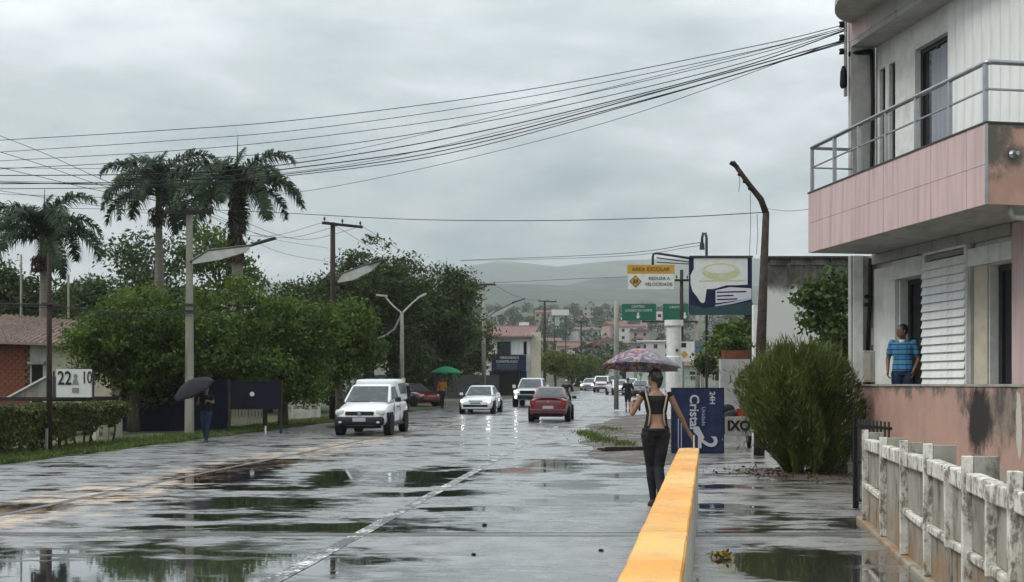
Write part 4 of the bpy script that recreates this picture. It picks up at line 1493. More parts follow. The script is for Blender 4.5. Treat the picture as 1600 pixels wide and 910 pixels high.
# lamp post with a curled top behind the billboard
cl = thing('curled_lamp_post', 'thin dark lamp post with a curled top rising behind the big billboard', 'street lamp', (gx(1104, 49), 49, h(49)))
o = cl.location
MB(o).tube([at(1104, 640, 49), at(1104, 372, 49), at(1102, 364, 49), at(1099, 364, 49), at(1097, 372, 49), at(1097, 380, 49)], .06, 8).build('shaft', M['dark_metal'], cl, smooth=True)
MB(o).lathe([(.03, .12), (.1, .08), (.12, -.2), (.0, -.22)], 9, Matrix.Translation(at(1097, 383, 49))).build('lamp_head', M['dark_metal'], cl)

# dark pole with a small crossarm right of the yellow sign
dp, HD = pole('utility_pole', 'slim dark utility pole between the yellow sign and the big billboard', 'utility pole', 1065, 640, 58, 422, .12, .09, M['wood_dark'], None, square=False)
crossarm(dp, Vector((0, -.13, HD - .55)), .75, 0)


def cable(label, pts, r, group, name='overhead_cable'):
    """a smooth hanging cable through the given points"""
    P = [Vector(p) for p in pts]
    P = [P[0] * 2 - P[1]] + P + [P[-1] * 2 - P[-2]]
    out_ = []
    for i in range(1, len(P) - 2):
        for s_ in range(10):
            t = s_ / 10
            a, b, c, d = P[i - 1:i + 3]
            out_.append(.5 * ((2 * b) + (c - a) * t + (2 * a - 5 * b + 4 * c - d) * t * t + (3 * b - a - 3 * c + d) * t ** 3))
    out_.append(P[-2])
    o_ = MB(out_[0]).tube(out_, r, 5).build(name, M['cable'], loc=out_[0])
    return tag(o_, label, 'cable', group)


GW = 'cables spanning the street from the corner building'


def yline(u):
    return 20.9 + (1324 - u) / 1324 * 5.5


bundle = [
    ('topmost', [(1324, 38), (1180, 72), (820, 141), (480, 186), (240, 205), (-80, 224)], .008),
    ('second highest', [(1324, 42), (1150, 86), (800, 156), (480, 202), (240, 222), (-80, 243)], .007),
    ('third highest', [(1324, 44), (1130, 98), (800, 170), (480, 216), (240, 238), (-80, 256)], .007),
    ('fourth highest', [(1324, 46), (1110, 112), (760, 190), (460, 236), (240, 252), (-80, 268)], .008),
    ('fifth highest', [(1324, 47), (1120, 116), (740, 208), (440, 258), (240, 272), (-80, 275)], .011),
    ('third lowest', [(1324, 62), (1100, 124), (730, 222), (450, 264), (240, 284), (-80, 288)], .012),
    ('second lowest', [(1324, 64), (1060, 142), (700, 234), (450, 272), (240, 289), (-80, 283)], .010),
    ('lowest', [(1324, 66), (1000, 160), (700, 240), (450, 275), (240, 292), (-80, 296)], .009)]
for nm, pts_, r in bundle:
    cable('%s cable of the bundle sagging from the corner building across the street' % nm, [at(u, v, yline(u)) for u, v in pts_], r, GW)
GS = 'cables reaching the concrete pole'
for i, (pts_, nm) in enumerate((([(-60, 190, 30), (60, 236, 31.5), (165, 283, 33), (272, 326, 34.9)], 'highest'), ([(-60, 220, 30), (60, 256, 31.5), (165, 292, 33), (296, 327, 34.9)], 'middle'), ([(-60, 248, 30), (60, 276, 31.5), (165, 300, 33), (330, 327, 34.9)], 'lowest'))):
    cable('%s of three wires slanting down past the palms to the crossarm of the concrete pole' % nm, [at(*p) for p in pts_], .008, GS)
for i, ((ua, va), (ub, vb), nm) in enumerate((((262, 326), (512, 346), 'rear'), ((298, 326), (540, 350), 'middle'), ((332, 326), (566, 354), 'front'))):
    a, b = at(ua, va, 34.9), at(ub, vb, 46.9)
    cable('%s wire hanging from the concrete pole to the wooden pole by the mango tree' % nm, [a, a.lerp(b, .5) - Vector((0, 0, .75)), b], .008, 'wires between the first two verge poles')
for i, ((ua, va), (ub, vb), nm) in enumerate((((512, 346), (738, 444), 'upper'), ((566, 354), (774, 444), 'lower'))):
    a, b = at(ua, va, 46.9), at(ub, vb, 83.8)
    cable('%s wire hanging from the wooden pole to the tee topped pole' % nm, [a, a.lerp(b, .5) - Vector((0, 0, .8)), b], .009, 'wires between the verge poles')
GX = 'thin stray wires over the street'
for i, (pts_, nm) in enumerate((([(-80, 300, 28), (200, 309, 30), (470, 300, 31), (900, 205, 26), (1324, 60, 20.9)], 'sagging lowest of the stray wires, from the corner building down past the palms'),
                                ([(-80, 262, 30), (240, 262, 30), (520, 240, 29), (900, 150, 25), (1324, 45, 20.9)], 'stray wire running among the bundle from the corner building'),
                                ([(-80, 282, 30), (240, 284, 30), (560, 255, 29), (960, 160, 25), (1324, 63, 20.9)], 'stray wire crossing the lower strands of the bundle'),
                                ([(-80, 320, 27), (120, 326, 30), (272, 329, 34.9)], 'stray wire reaching the crossarm of the concrete pole almost level'),
                                ([(-80, 286, 27), (90, 312, 30), (272, 340, 34.9)], 'stray wire sloping to just under the crossarm of the concrete pole'),
                                ([(332, 334, 34.9), (420, 372, 40), (512, 388, 46.9)], 'stray wire from the concrete pole down to the middle of the wooden pole'),
                                ([(332, 340, 34.9), (430, 392, 40), (516, 410, 46.9)], 'lowest stray wire between the concrete pole and the wooden pole'))):
    cable(nm, [at(*p) for p in pts_], .0065, GX)
cable('single wire crossing the street to the bend of the rusty lamp pole', [at(334, 328, 34.9), at(440, 333, 33.5), at(640, 343, 31), at(850, 345, 28.5), at(1050, 340, 26.5), at(1196, 332, 25)], .010, None)
cable('faint wire running on from the rusty pole to the pink balcony', [at(1197, 326, 25), at(1232, 330, 23), at(1275, 326, 20.6)], .005, None)
cable('thin wire from the curled lamp post across the hillside', [at(1096, 379, 49), at(960, 397, 60), at(720, 407, 83)], .016, 'wires in front of the hillside')
cable('double thick wire just under the curled lamp post wire', [at(1094, 384, 49), at(960, 401, 60), at(720, 408, 83)], .012, 'wires in front of the hillside')
cable('wire passing behind the yellow sign to the tee topped pole', [at(1056, 430, 58), at(900, 436, 70), at(756, 443, 83.6)], .012, 'wires in front of the hillside')
cable('wire from the tee topped pole to the dark pole by the shop corner', [at(775, 447, 83.7), at(815, 466, 100), at(866, 473, 121.5)], .014, 'wires in front of the hillside')
GT = 'telephone cables along the verge'
for i, (dz, nm) in enumerate(((0, 'upper'), (5, 'middle'), (11, 'lower'))):
    cable('%s telephone cable slung from the hedge pole to the concrete pole' % nm, [at(-60, 474 + dz * .5, 22), at(76, 477 + dz * .4, 26.2), at(180, 488 + dz, 30), at(296, 486 + dz * .7, 34.8)], .012 - .002 * i, GT)
    cable('%s telephone cable slung from the concrete pole to the twin armed lamp' % nm, [at(297, 486 + dz * .7, 34.8), at(420, 506 + dz, 42), at(521, 500 + dz, 46.8), at(628, 510 + dz, 56.8)], .012 - .002 * i, GT)
cable('telephone cable slung from the twin armed lamp to the tee topped pole', [at(628, 510, 56.9), at(690, 517, 70), at(756, 512, 83.8)], .015, GT)

# ------------------------------------------------------------------ signs
def post_mb(o, u, Y, v0, v1, r, n=8):
    return MB(o).tube([at(u, v0, Y), at(u, v1, Y)], r, n)


def plate(o, u0, u1, v0, v1, Y, dep, name, m, parent, bevel=0):
    a, b = at(u0, v1, Y), at(u1, v0, Y)
    return MB(o).box((a.x, Y, a.z), (b.x, Y + dep, b.z)).build(name, m, parent, bevel=bevel)


def lab(body, u, v, Y, hpx, o, parent, m, sx=1.0, bold=0.0):
    """lettering whose capitals are hpx photo pixels tall, lying on a plate whose face is at the distance Y"""
    p = at(u, v, Y) - Vector(o)
    return text(body, hpx / F * Y / .70, m, parent, Matrix.Translation((p.x, p.y - .012, p.z)) @ UPRIGHT, sx=sx, bold=bold)


Y = 60
gs = thing('direction_sign', 'green overhead direction signs on a grey post and beam beyond the yellow sign', 'road sign', (gx(963, Y), Y, h(Y)))
o = gs.location
post_mb(o, 963, Y + .2, 640, 470, .13).build('post', M['pole_concrete'], gs, smooth=True)
post_mb(o, 1090, Y + .2, 640, 470, .13).build('post', M['pole_concrete'], gs, smooth=True)
MB(o).beam(at(963, 490, Y + .2), at(1090, 490, Y + .2), .12).build('beam', M['steel'], gs)
MB(o).beam(at(1003, 503, Y + .1), at(1090, 503, Y + .1), .12, .1).build('beam', M['dark_metal'], gs)
pa = plate(o, 972, 1025, 475, 501, Y, .06, 'sign_panel', M['green_sign'], gs)
pb = plate(o, 1036, 1075, 475, 501, Y, .06, 'sign_panel', M['green_sign'], gs)
pc = plate(o, 1026, 1035, 487, 500, Y, .05, 'route_shield', M['sign_white'], gs)
plate(o, 1028, 1033, 491, 496, Y - .01, .01, 'route_number', M['tail'], pc)
lab('CENTRO', 997, 479.5, Y, 3.6, o, pa, M['sign_white'])
lab('JUAZEIRO DO NORTE', 998, 485.5, Y, 3.6, o, pa, M['sign_white'], .82)
ar = MB(o)
for u in (997, 1070):
    q = at(u, 493, Y - .02)
    ar = MB(o).prism([(q.x - .05, q.y, q.z + .15), (q.x + .05, q.y, q.z + .15), (q.x + .05, q.y, q.z - .04), (q.x + .13, q.y, q.z - .04), (q.x, q.y, q.z - .2), (q.x - .13, q.y, q.z - .04), (q.x - .05, q.y, q.z - .04)], (0, .015, 0))
    ar.build('arrow', M['sign_white'], pa if u < 1000 else pb)
lab('CRATO', 1055, 480.5, Y, 3.8, o, pb, M['sign_white'])

Y = 45
ys_ = thing('warning_sign', 'yellow and white school warning sign hanging from an arm beside the billboard', 'road sign', (gx(1020, Y), Y, h(Y)))
o = ys_.location
arm = MB(o).tube([at(1020, 416, Y + .08), at(1020, 402, Y + .08), at(1021, 397, Y + .08), at(1026, 396, Y + .08), at(1080, 404, Y + .08)], .05, 8).build('hanger', M['dark_metal'], ys_, smooth=True)
MB(o).tube([at(1026, 403, Y + .08), at(1080, 410, Y + .08)], .025, 6).build('arm_tube', M['dark_metal'], arm)
MB(o).tube([at(1026, 410, Y + .08), at(1080, 413, Y + .08)], .02, 6).build('arm_tube', M['dark_metal'], arm)
hd_ = plate(o, 980, 1054, 414, 428, Y, .05, 'header_panel', M['yellow_sign'], ys_)
wp = plate(o, 981.5, 1053, 428.3, 452, Y, .05, 'sign_panel', M['sign_white'], ys_)
lab('ÁREA ESCOLAR', 1017, 421, Y, 6, o, hd_, M['brown_ink'], 1.0)
lab('REDUZA A', 1030, 435.5, Y, 4.6, o, wp, M['sign_ink'], 1.05)
lab('VELOCIDADE', 1029, 444.5, Y, 5.0, o, wp, M['sign_ink'], 1.0)
q = at(993, 440, Y) - o
s_ = .245
dm = MB().prism([(q.x - s_, q.y - .012, q.z), (q.x, q.y - .012, q.z - s_), (q.x + s_, q.y - .012, q.z), (q.x, q.y - .012, q.z + s_)], (0, .008, 0)).build('warning_diamond', M['sign_ink'], wp)
s_ = .205
MB().prism([(q.x - s_, q.y - .018, q.z), (q.x, q.y - .018, q.z - s_), (q.x + s_, q.y - .018, q.z), (q.x, q.y - .018, q.z + s_)], (0, .005, 0)).build('diamond_face', M['yellow_sign'], dm)
for dx, hh in ((-.05, .2), (.06, .16)):
    f = MB()
    f.ball((q.x + dx, q.y - .024, q.z + hh * .42), (.028, .006, .028), 8, 6)
    f.prism([(q.x + dx - .03, q.y - .024, q.z + hh * .25), (q.x + dx - .05, q.y - .024, q.z - hh * .6), (q.x + dx, q.y - .024, q.z - hh * .2), (q.x + dx + .05, q.y - .024, q.z - hh * .6), (q.x + dx + .03, q.y - .024, q.z + hh * .25)], (0, .004, 0))
    f.build('child_symbol', M['sign_ink'], dm)

bb_ = thing('billboard', 'big navy and white advertising billboard on a dark post by the warehouse', 'billboard', (gx(1172, Y), Y, h(Y)))
o = bb_.location
plate(o, 1164, 1178, 486, 640, Y + .12, .3, 'post', M['dark_metal'], bb_)
bp = plate(o, 1077, 1175, 402, 490, Y, .14, 'panel', M['navy'], bb_)
MB(o).beam(at(1077, 401.5, Y - .0), at(1176, 401.5, Y - .0), .1, .08).build('frame_rail', M['dark_metal'], bp)
MB(o).beam(at(1077, 491, Y + .05), at(1176, 491, Y + .05), .2, .08).build('frame_rail', M['teal_dark'], bp)


def flat(pts, m, name, dy, par):
    return MB(o).prism([at(u, v, Y) + Vector((0, -dy, 0)) for u, v in pts], (0, .004, 0)).build(name, m, par)


flat([(1078, 490), (1174, 490), (1174, 471), (1150, 476), (1116, 479), (1100, 482), (1078, 476)], M['teal_dark'], 'print_band', .008, bp)
flat([(1084, 404), (1168, 404), (1168, 445), (1150, 446), (1135, 446), (1122, 450), (1110, 453), (1107, 460), (1104, 470), (1098, 474), (1094, 472), (1089, 464), (1082, 455), (1079, 444), (1079, 430), (1084, 420)], M['sign_white'], 'print_field', .012, bp)
n_ = 26
flat([(1126 + 30 * math.cos(2 * PI * i / n_), 424.5 + 13 * math.sin(2 * PI * i / n_)) for i in range(n_)], M['lime_ink'], 'print_oval', .018, bp)
flat([(1125 + 23 * math.cos(2 * PI * i / n_), 421 + 7 * math.sin(2 * PI * i / n_)) for i in range(n_)], M['sign_white'], 'print_oval', .024, bp)
flat([(1092, 438), (1164, 437.5), (1164, 439.5), (1092, 440)], M['lime_ink'], 'print_line', .018, bp)
flat([(1118, 454), (1140, 449), (1174, 451), (1174, 466), (1150, 470), (1118, 474)], M['pale_ink'], 'print_band', .012, bp)
flat([(1116, 477), (1145, 472), (1174, 465), (1174, 468), (1145, 475), (1118, 479)], M['lilac_ink'], 'print_band', .016, bp)
flat([(1104, 452), (1112, 452), (1117, 452), (1117, 478), (1108, 480), (1101, 474)], M['navy'], 'print_band', .018, bp)
lab('SAUDE', 1116, 421, Y, 7, o, bp, M['lilac_ink'], 1.0)
for u, v, w in ((1143, 457, 46), (1133, 463, 26), (1136, 468.5, 32)):
    flat([(u - w / 2, v - 1), (u + w / 2, v - 2.2), (u + w / 2, v - .2), (u - w / 2, v + 1)], M['navy'], 'print_line', .018, bp)

# the blue shop sign standing on the ground
sp_ = at(1093, 707, 25.6)
cs = thing('shop_sign', 'navy blue shop sign lettered Cristal, standing on its side behind the bridge parapet', 'shop sign', (sp_.x, 25.6, 0), math.radians(3))
MB().box((-.62, 0, .0), (.56, .16, 1.50)).build('panel', M['navy_sign'], cs, bevel=.01)
pn = MB().box((-.628, -.006, -.003), (-.60, .166, 1.505)).box((.54, -.006, -.003), (.568, .166, 1.505)).box((-.599, -.006, 1.48), (.539, .166, 1.505)).box((-.599, -.006, -.003), (.539, .166, .03)).build('frame', M['navy'], cs)
ROT = UPRIGHT @ Matrix.Rotation(-PI / 2, 4, 'Z')


def vt(body, x, z, size, m, sx=1.0, bold=0.0):
    text(body, size, m, cs, Matrix.Translation((x, -.012, z)) @ ROT, sx=sx, bold=bold)


vt('Cristal', -.13, .95, .30, M['pale_ink'], 1.0, .006)
vt('Unidade', .09, .85, .13, M['lilac_ink'])
vt('24H', .29, 1.27, .17, M['pale_ink'], 1, .004)
vt('2', .16, .26, .62, M['pale_ink'], .95, .012)
for x in (-.50, -.43):
    MB().box((x, -.008, .12), (x + .02, -.001, .8)).build('print_line', M['lilac_ink'], cs)
MB().prism([(-.14, -.012, .62), (-.02, -.012, .62), (.11, -.012, .37), (.06, -.012, .30), (-.14, -.012, .50)], (0, .006, 0)).build('print_band', M['pale_ink'], cs)

# handcart with the lettered tailboard, bags on top
cp = at(1153, 703, 27.2)
ct = thing('handcart', 'handcart with a grey tailboard painted IXO parked by the blue sign', 'handcart', (cp.x, 27.2, 0), math.radians(-4))
tb = MB().box((-.30, 0, .33), (.32, .04, .80)).build('tailboard', M['concrete'], ct, bevel=.008)
text('IXO', .33, M['black'], tb, Matrix.Translation((.02, -.01, .57)) @ UPRIGHT, sx=.95, bold=.012)
MB().box((-.30, .045, .36), (.32, 1.2, .42)).build('bed', M['wood_dark'], ct)
for x in (-.30, .29):
    MB().box((x, .045, .421), (x + .03, 1.2, .78)).build('side_board', M['wood_dark'], ct)
for x in (-.36, .34):
    w_ = MB().lathe([(.27, -.03), (.30, -.02), (.30, .02), (.27, .03)], 18, Matrix.Translation((x, .55, .30)) @ Matrix.Rotation(PI / 2, 4, 'Y')).build('wheel', M['rubber'], ct)
    MB().lathe([(.05, -.04), (.2, -.02), (.2, .02), (.05, .04)], 12, Matrix.Translation((x, .55, .30)) @ Matrix.Rotation(PI / 2, 4, 'Y')).build('hub', M['rim'], w_)
MB().beam((-.22, 1.2, .4), (-.22, 2.0, .75), .04).beam((.24, 1.2, .4), (.24, 2.0, .75), .04).build('handle', M['dark_metal'], ct)
for i, (dx, dy, z, r, lb) in enumerate(((-.08, .5, .95, .24, 'bulging black sack lying on the handcart behind the red crate'), (.16, .85, .98, .22, 'darker black sack at the rear of the handcart'), (-.12, .95, 1.0, .2, 'small black sack on top of the handcart load'))):
    b = MB()
    b.ball((0, 0, 0), (r * 1.2, r, r * .8), 14, 9)
    b.v = [(x + .02 * math.sin(9 * y + 3 * z_), y + .02 * math.sin(8 * x), z_ + .025 * math.sin(7 * x + 5 * y)) for x, y, z_ in b.v]
    tag(b.build('black_sack', M['black'] if i != 1 else M['rubber'], loc=(cp.x + dx, 27.2 + dy, z - .2 + (.12 if i == 2 else 0)), smooth=True), lb, 'sack', 'sacks on the handcart')
cr = MB().box((-.16, -.15, 0), (.16, .15, .012)).box((-.16, -.15, .012), (-.145, .15, .2)).box((.145, -.15, .012), (.16, .15, .2)).box((-.144, -.15, .012), (.144, -.135, .2)).box((-.144, .135, .012), (.144, .15, .2))
tag(cr.build('red_crate', M['tail'], loc=(cp.x + .2, 27.2 + .2, .785)), 'small dark red crate on the handcart above the lettered tailboard', 'crate')
struct(MB().box((gx(1126, 31), 31, -.1), (gx(1172, 31), 31.25, 2.28)).build('boundary_wall', M['grey_plaster_and_shade']))
pt = at(1150, 565, 31.1)
pl = thing('potted_plant', 'broad terracotta trough of plants on top of the grey wall', 'plant pot', (pt.x - .02, 31.12, 2.28))
MB().hexa([(-.32, -.1, 0), (.32, -.1, 0), (.32, .1, 0), (-.32, .1, 0), (-.38, -.13, .24), (.38, -.13, .24), (.38, .13, .24), (-.38, .13, .24)]).build('trough', M['brick'], pl)
leaf_obj('foliage', [(random.gauss(0, .2), random.gauss(0, .07), .3 + abs(random.gauss(0, .16))) for _ in range(500)], .06, M['leaf_mid'], pl, .4)

# white column and canopy beam, totem with two panels
wc = thing('white_column', 'thick white column under the green direction sign', 'column', (gx(1053, 50), 50, h(50)))
o = wc.location
MB(o).lathe([(.37, 0), (.37, 2.8), (.33, 2.85), (.33, 4.15), (.42, 4.2), (.42, 4.45)], 20, Matrix.Translation((gx(1053, 50), 50, 0))).build('shaft', M['wall_white'], wc, smooth=False)
MB(o).ball((gx(1056, 50), 49.67, 3.1), .07, 8, 6).build('lamp', M['dark_metal'], wc)
to = thing('totem_sign', 'white and yellow totem sign with a blue panel beside the white column', 'sign', (gx(1080, 56), 56, h(56)))
o = to.location
for u in (1066, 1099):
    post_mb(o, u, 56.15, 650, 534, .06).build('post', M['pole_concrete'], to)
ta = plate(o, 1063, 1085, 534, 565, 56, .08, 'sign_panel', M['sign_white'], to)
plate(o, 1086, 1102, 532, 551, 56, .08, 'sign_panel', mat('slate_blue', (.10, .14, .19), rough=.5), to)
q = at(1069, 554, 56) - o
MB().prism([(q.x - .2, q.y - .012, q.z), (q.x, q.y - .012, q.z - .2), (q.x + .2, q.y - .012, q.z), (q.x, q.y - .012, q.z + .2)], (0, .008, 0)).build('warning_diamond', M['yellow_sign'], ta)
MB().box((q.x - .2, q.y - .012, q.z + .35), (q.x + .1, q.y - .004, q.z + .58)).build('print_block', M['sign_ink'], ta)
gt = thing('white_gate', 'white barred gate beyond the blue shop sign', 'gate', (gx(1090, 62), 62, h(62)))
o = gt.location
a, b = at(1066, 605, 62), at(1118, 583, 62)
g_ = MB(o)
for z in (h(62) + .1, h(62) + 1.0, h(62) + 1.9):
    g_.box((a.x, 62, z), (b.x, 62.05, z + .07))
g_.build('gate_frame', M['fence_white'], gt)
bm2 = MB().box((-.02, -.02, .1), (.02, .0, 1.97)).mesh('bar')
bm2.materials.append(M['fence_white'])
for i in range(14):
    inst(bm2, 'bar', gt, (a.x + .06 + (b.x - a.x - .12) * i / 13 - o.x, -.003, 0))

# white warehouse with the mouldy parapet
k = NT('mould_white')
sp2 = k.n('ShaderNodeSeparateXYZ')
k.l(k.co, sp2.inputs[0])
nz_ = k.math('SUBTRACT', k.noise(.9, 7, .7, (1, 1, .35)), .5)
f1 = k.step(k.math('ADD', sp2.outputs['Z'], k.math('MULTIPLY', nz_, 1.1)), 4.3, 4.62)
f2 = k.step(k.math('ADD', sp2.outputs['Z'], k.math('MULTIPLY', nz_, .9)), 5.15, 5.4)
M['mould_white'] = k.out(k.mix(f2, k.mix(f1, (.60, .60, .57), k.mix(k.step(k.noise(1.8, 7, .72, (1, 1, .5), (3, 1, 6)), .4, .6), (.125, .115, .10), (.05, .045, .04))), (.022, .02, .018)), .9, k.bump(k.noise(6, 6), .3, .03))
wx0, wx1 = gx(1190, 34), gx(1345, 34) + 6
wh_ = thing('warehouse', 'flat roofed white warehouse with a black mouldy parapet behind the shrub', 'building', (wx0, 34, 0))
SK = .262          # the long side runs away along the street, which bears right here
wl_ = wx1 - wx0
MB().prism([(0, 0, -.1), (wl_, 0, -.1), (wl_ + SK * 16, 16, -.1), (SK * 16, 16, -.1)], (0, 0, 5.5)).build('wall', M['mould_white'], wh_)
MB().prism([(-.06, -.06, 5.403), (wl_, -.06, 5.403), (wl_ + SK * 16, 16.05, 5.403), (SK * 16 - .06, 16.05, 5.403)], (0, 0, .07)).build('parapet_coping', M['bark_dark'], wh_)
MB().box((-.24, .0, -.1), (-.004, .25, 4.0)).build('pilaster', M['wall_white'], wh_)
for i in range(6):
    MB().box((.25 + i * .62, -.035, 5.20 + random.uniform(-.01, .01)), (.72 + i * .62, -.002, 5.40)).build('parapet_block', M['mould_white'], wh_)

# ------------------------------------------------------------------ the left side: house, shelter, signs
Y = 42
hx = gx(-40, Y)
hs = thing('brick_house', 'low house with a bare red brick end and a pink tiled roof behind the hedge', 'house', (hx, Y, 0))
x1, x2, x3 = gx(46, Y) - hx, gx(74, Y) - hx, gx(172, Y) - hx
core = MB().box((0, .12, -.1), (x3, 7, 3.25)).build('wall', M['mortar'], hs)
MB().box((x1 + .02, -.01, -.1), (x2, .118, 3.2)).build('wall', M['grey_plaster_and_shade'], hs)
MB().box((x2 + .003, -.02, -.1), (x3 + .03, .118, 3.2)).build('wall', M['cream'], hs)
br_ = MB().box((0, 0, 0), (.24, .09, .113)).mesh('brick')
br_.materials.append(M['brick'])
for r_ in range(25):
    for c_ in range(9):
        xx = c_ * .25 + (0.125 if r_ % 2 else 0) - .1
        if xx + .235 > x1 or r_ * .125 + .02 > 3.1:
            continue
        inst(br_, 'brick', hs, (xx, .032 + random.uniform(-.008, .004), .02 + r_ * .125), (0, random.uniform(-.01, .01), 0))
dw = MB().box((x1 + .1, -.03, .4), (x1 + .5, -.013, 2.3)).build('window', M['room_dark'], hs)
MB().box((x1 - .02, -.16, 2.34), (x1 + .62, -.013, 2.44)).build('window_hood', M['concrete'], hs)
MB().box((x2 + .9, -.035, 0), (x2 + .94, -.022, 3.1)).build('drain_pipe', M['grey_plaster_and_shade'], hs)
rf = MB()
rf.hexa([(-.5, -.5, 3.14), (x3 + .3, -.5, 2.95), (x3 + .1, 3.5, 3.85), (-.5, 3.5, 4.3), (-.5, -.5, 3.24), (x3 + .3, -.5, 3.05), (x3 + .1, 3.5, 3.95), (-.5, 3.5, 4.4)])
rf.hexa([(-.5, 3.505, 4.3), (x3 + .1, 3.505, 3.85), (x3 + .3, 7.5, 2.95), (-.5, 7.5, 3.14), (-.5, 3.505, 4.4), (x3 + .1, 3.505, 3.95), (x3 + .3, 7.5, 3.05), (-.5, 7.5, 3.24)])
roof = rf.build('roof', M['roof_pink'], hs)
tm = MB()
for j in range(20):
    for i in range(26):
        t0, t1 = j / 20, (j + 1.15) / 20
        fx = (i + .5) / 26
        xa, xb = -.5 + (x3 + .8) * fx, -.5 + (x3 + .6) * fx
        za = 3.24 - .19 * fx + (1.16 - .26 * fx) * t0
        zb = 3.24 - .19 * fx + (1.16 - .26 * fx) * t1
        ya, yb = -.5 + 4.0 * t0, -.5 + 4.0 * t1
        w_ = .085
        jz = random.uniform(.0, .02)
        tm.add([(xa - w_, ya, za), (xa, ya, za + .08 + jz), (xa + w_, ya, za), (xb - w_, yb, zb), (xb, yb, zb + .06 + jz), (xb + w_, yb, zb)], [(0, 1, 4, 3), (1, 2, 5, 4), (0, 2, 1)])
tm.build('roof_tiles', M['roof_pink'], roof, kind='stuff')

Y = 34
sx0 = gx(-40, Y)
sh_ = thing('roadside_shelter', 'roadside shelter with a dark flat edge and a pale sloping awning behind the hedge', 'shelter', (sx0, Y, 0))
o = sh_.location
z625 = at(0, 627, Y).z
MB().box((0, 0, z625), (gx(146, Y) - sx0, 2.2, z625 + .12)).build('roof_slab', M['wood_dark'], sh_)
aw = MB(o)
A_, B_, C_, D_ = at(5, 624, Y), at(75, 624, Y), at(75, 588, Y), at(66, 590, Y)
aw.prism([A_ + Vector((0, .3, .02)), B_ + Vector((0, .3, .02)), C_ + Vector((0, .3, 0)), D_ + Vector((0, .3, 0))], (0, 1.2, 0))
awn = aw.build('awning', M['pole_concrete'], sh_)
MB(o).beam(A_ + Vector((0, .26, .04)), D_ + Vector((0, .26, .02)), .06, .05).build('awning_edge', M['sign_white'], awn)
for u in (10, 148, 160, 187):
    if u < 150:
        MB(o).tube([(gx(u, Y), Y + .2, 0), (gx(u, Y), Y + .2, z625)], .05, 7).build('post', M['barrier_white'], sh_)
for u, v in ((147, 652), (166, 650), (186, 650)):
    tag(MB().box((-.08, -.06, -.05), (.08, .06, at(0, v, 31.5).z)).build('gate_stub', M['pole_concrete'] if u > 150 else M['barrier_white'], loc=(gx(u, 31.5), 31.5, 0), bevel=.01),
        {147: 'white painted post stub at the end of the hedge stems', 166: 'broad grey post stub between the two thinner ones by the hedge', 186: 'grey post stub under the end of the hedge top'}[u], 'post', 'post stubs by the hedge')
k_ = thing('number_board', 'white board with big black numbers above the shelter roof', 'sign', (gx(115, 33.6), 33.6, 0))
o = k_.location
nb = plate(o, 88, 143, 577, 621, 33.6, .05, 'panel', M['sign_white'], k_)
MB(o).tube([at(84, 628, 33.65), at(84, 580, 33.65)], .03, 6).tube([at(146, 628, 33.65), at(146, 580, 33.65)], .03, 6).build('frame', M['dark_metal'], k_)
MB(o).beam(at(82, 626, 33.62), at(146, 626, 33.62), .07).build('frame_rail', M['black'], k_)
lab('22', 101, 592, 33.6, 21, o, nb, M['sign_ink'], .75, .008)
lab('10', 136, 591, 33.6, 19, o, nb, M['sign_ink'], .62, .004)
q = at(118, 592, 33.6) - o
em = MB()
em.ball((q.x, q.y - .012, q.z + .08), (.06, .006, .07), 10, 6)
em.prism([(q.x - .09, q.y - .012, q.z - .18), (q.x + .09, q.y - .012, q.z - .18), (q.x + .05, q.y - .012, q.z), (q.x - .05, q.y - .012, q.z)], (0, .006, 0))
em.prism([(q.x - .1, q.y - .012, q.z - .42), (q.x + .1, q.y - .012, q.z - .42), (q.x + .1, q.y - .012, q.z - .27), (q.x - .1, q.y - .012, q.z - .27)], (0, .006, 0))
em.build('emblem', mat('grey_ink', (.22, .22, .22)), nb)

# dark navy boards added to stand in for the shade under the trees
hw = thing('shade_boards', 'added dark navy boards standing in for deep shade under the light green trees', 'fence', (gx(190, 37.5), 37.5, 0))
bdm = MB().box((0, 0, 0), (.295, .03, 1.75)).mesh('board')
bdm.materials.append(mat('shade_navy', (.012, .014, .032), (.008, .009, .018), scale=4, rough=.85))
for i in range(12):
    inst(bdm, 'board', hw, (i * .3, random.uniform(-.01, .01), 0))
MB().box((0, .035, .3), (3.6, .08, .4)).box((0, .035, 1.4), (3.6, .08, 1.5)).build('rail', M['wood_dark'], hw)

nb_ = thing('notice_board', 'black notice board on posts with a small white disc, on the grass verge', 'sign', (gx(399, 36), 36, 0))
o = nb_.location
pnl = plate(o, 360, 438, 596, 640, 36, .06, 'panel', mat('board_black', (.008, .009, .018), rough=.8), nb_)
for u in (357, 438):
    MB(o).box((gx(u, 36) - .04, 36.065, 0), (gx(u, 36) + .04, 36.14, at(0, 594, 36).z)).build('post', M['wood_dark'], nb_)
MB(o).box((gx(412, 36) - .05, 36.065, .25), (gx(412, 36) + .08, 36.2, .9)).build('meter_box', M['black'], nb_)
MB(o).tube([at(415, 665, 36.1), at(415, 679, 36.1)], .03, 6).build('stub_pipe', M['sign_white'], nb_)
q = at(394, 616, 36) - o
MB().lathe([(.075, 0), (.075, .01)], 14, Matrix.Translation((q.x, q.y - .002, q.z)) @ Matrix.Rotation(PI / 2, 4, 'X')).build('disc', M['sign_white'], pnl)
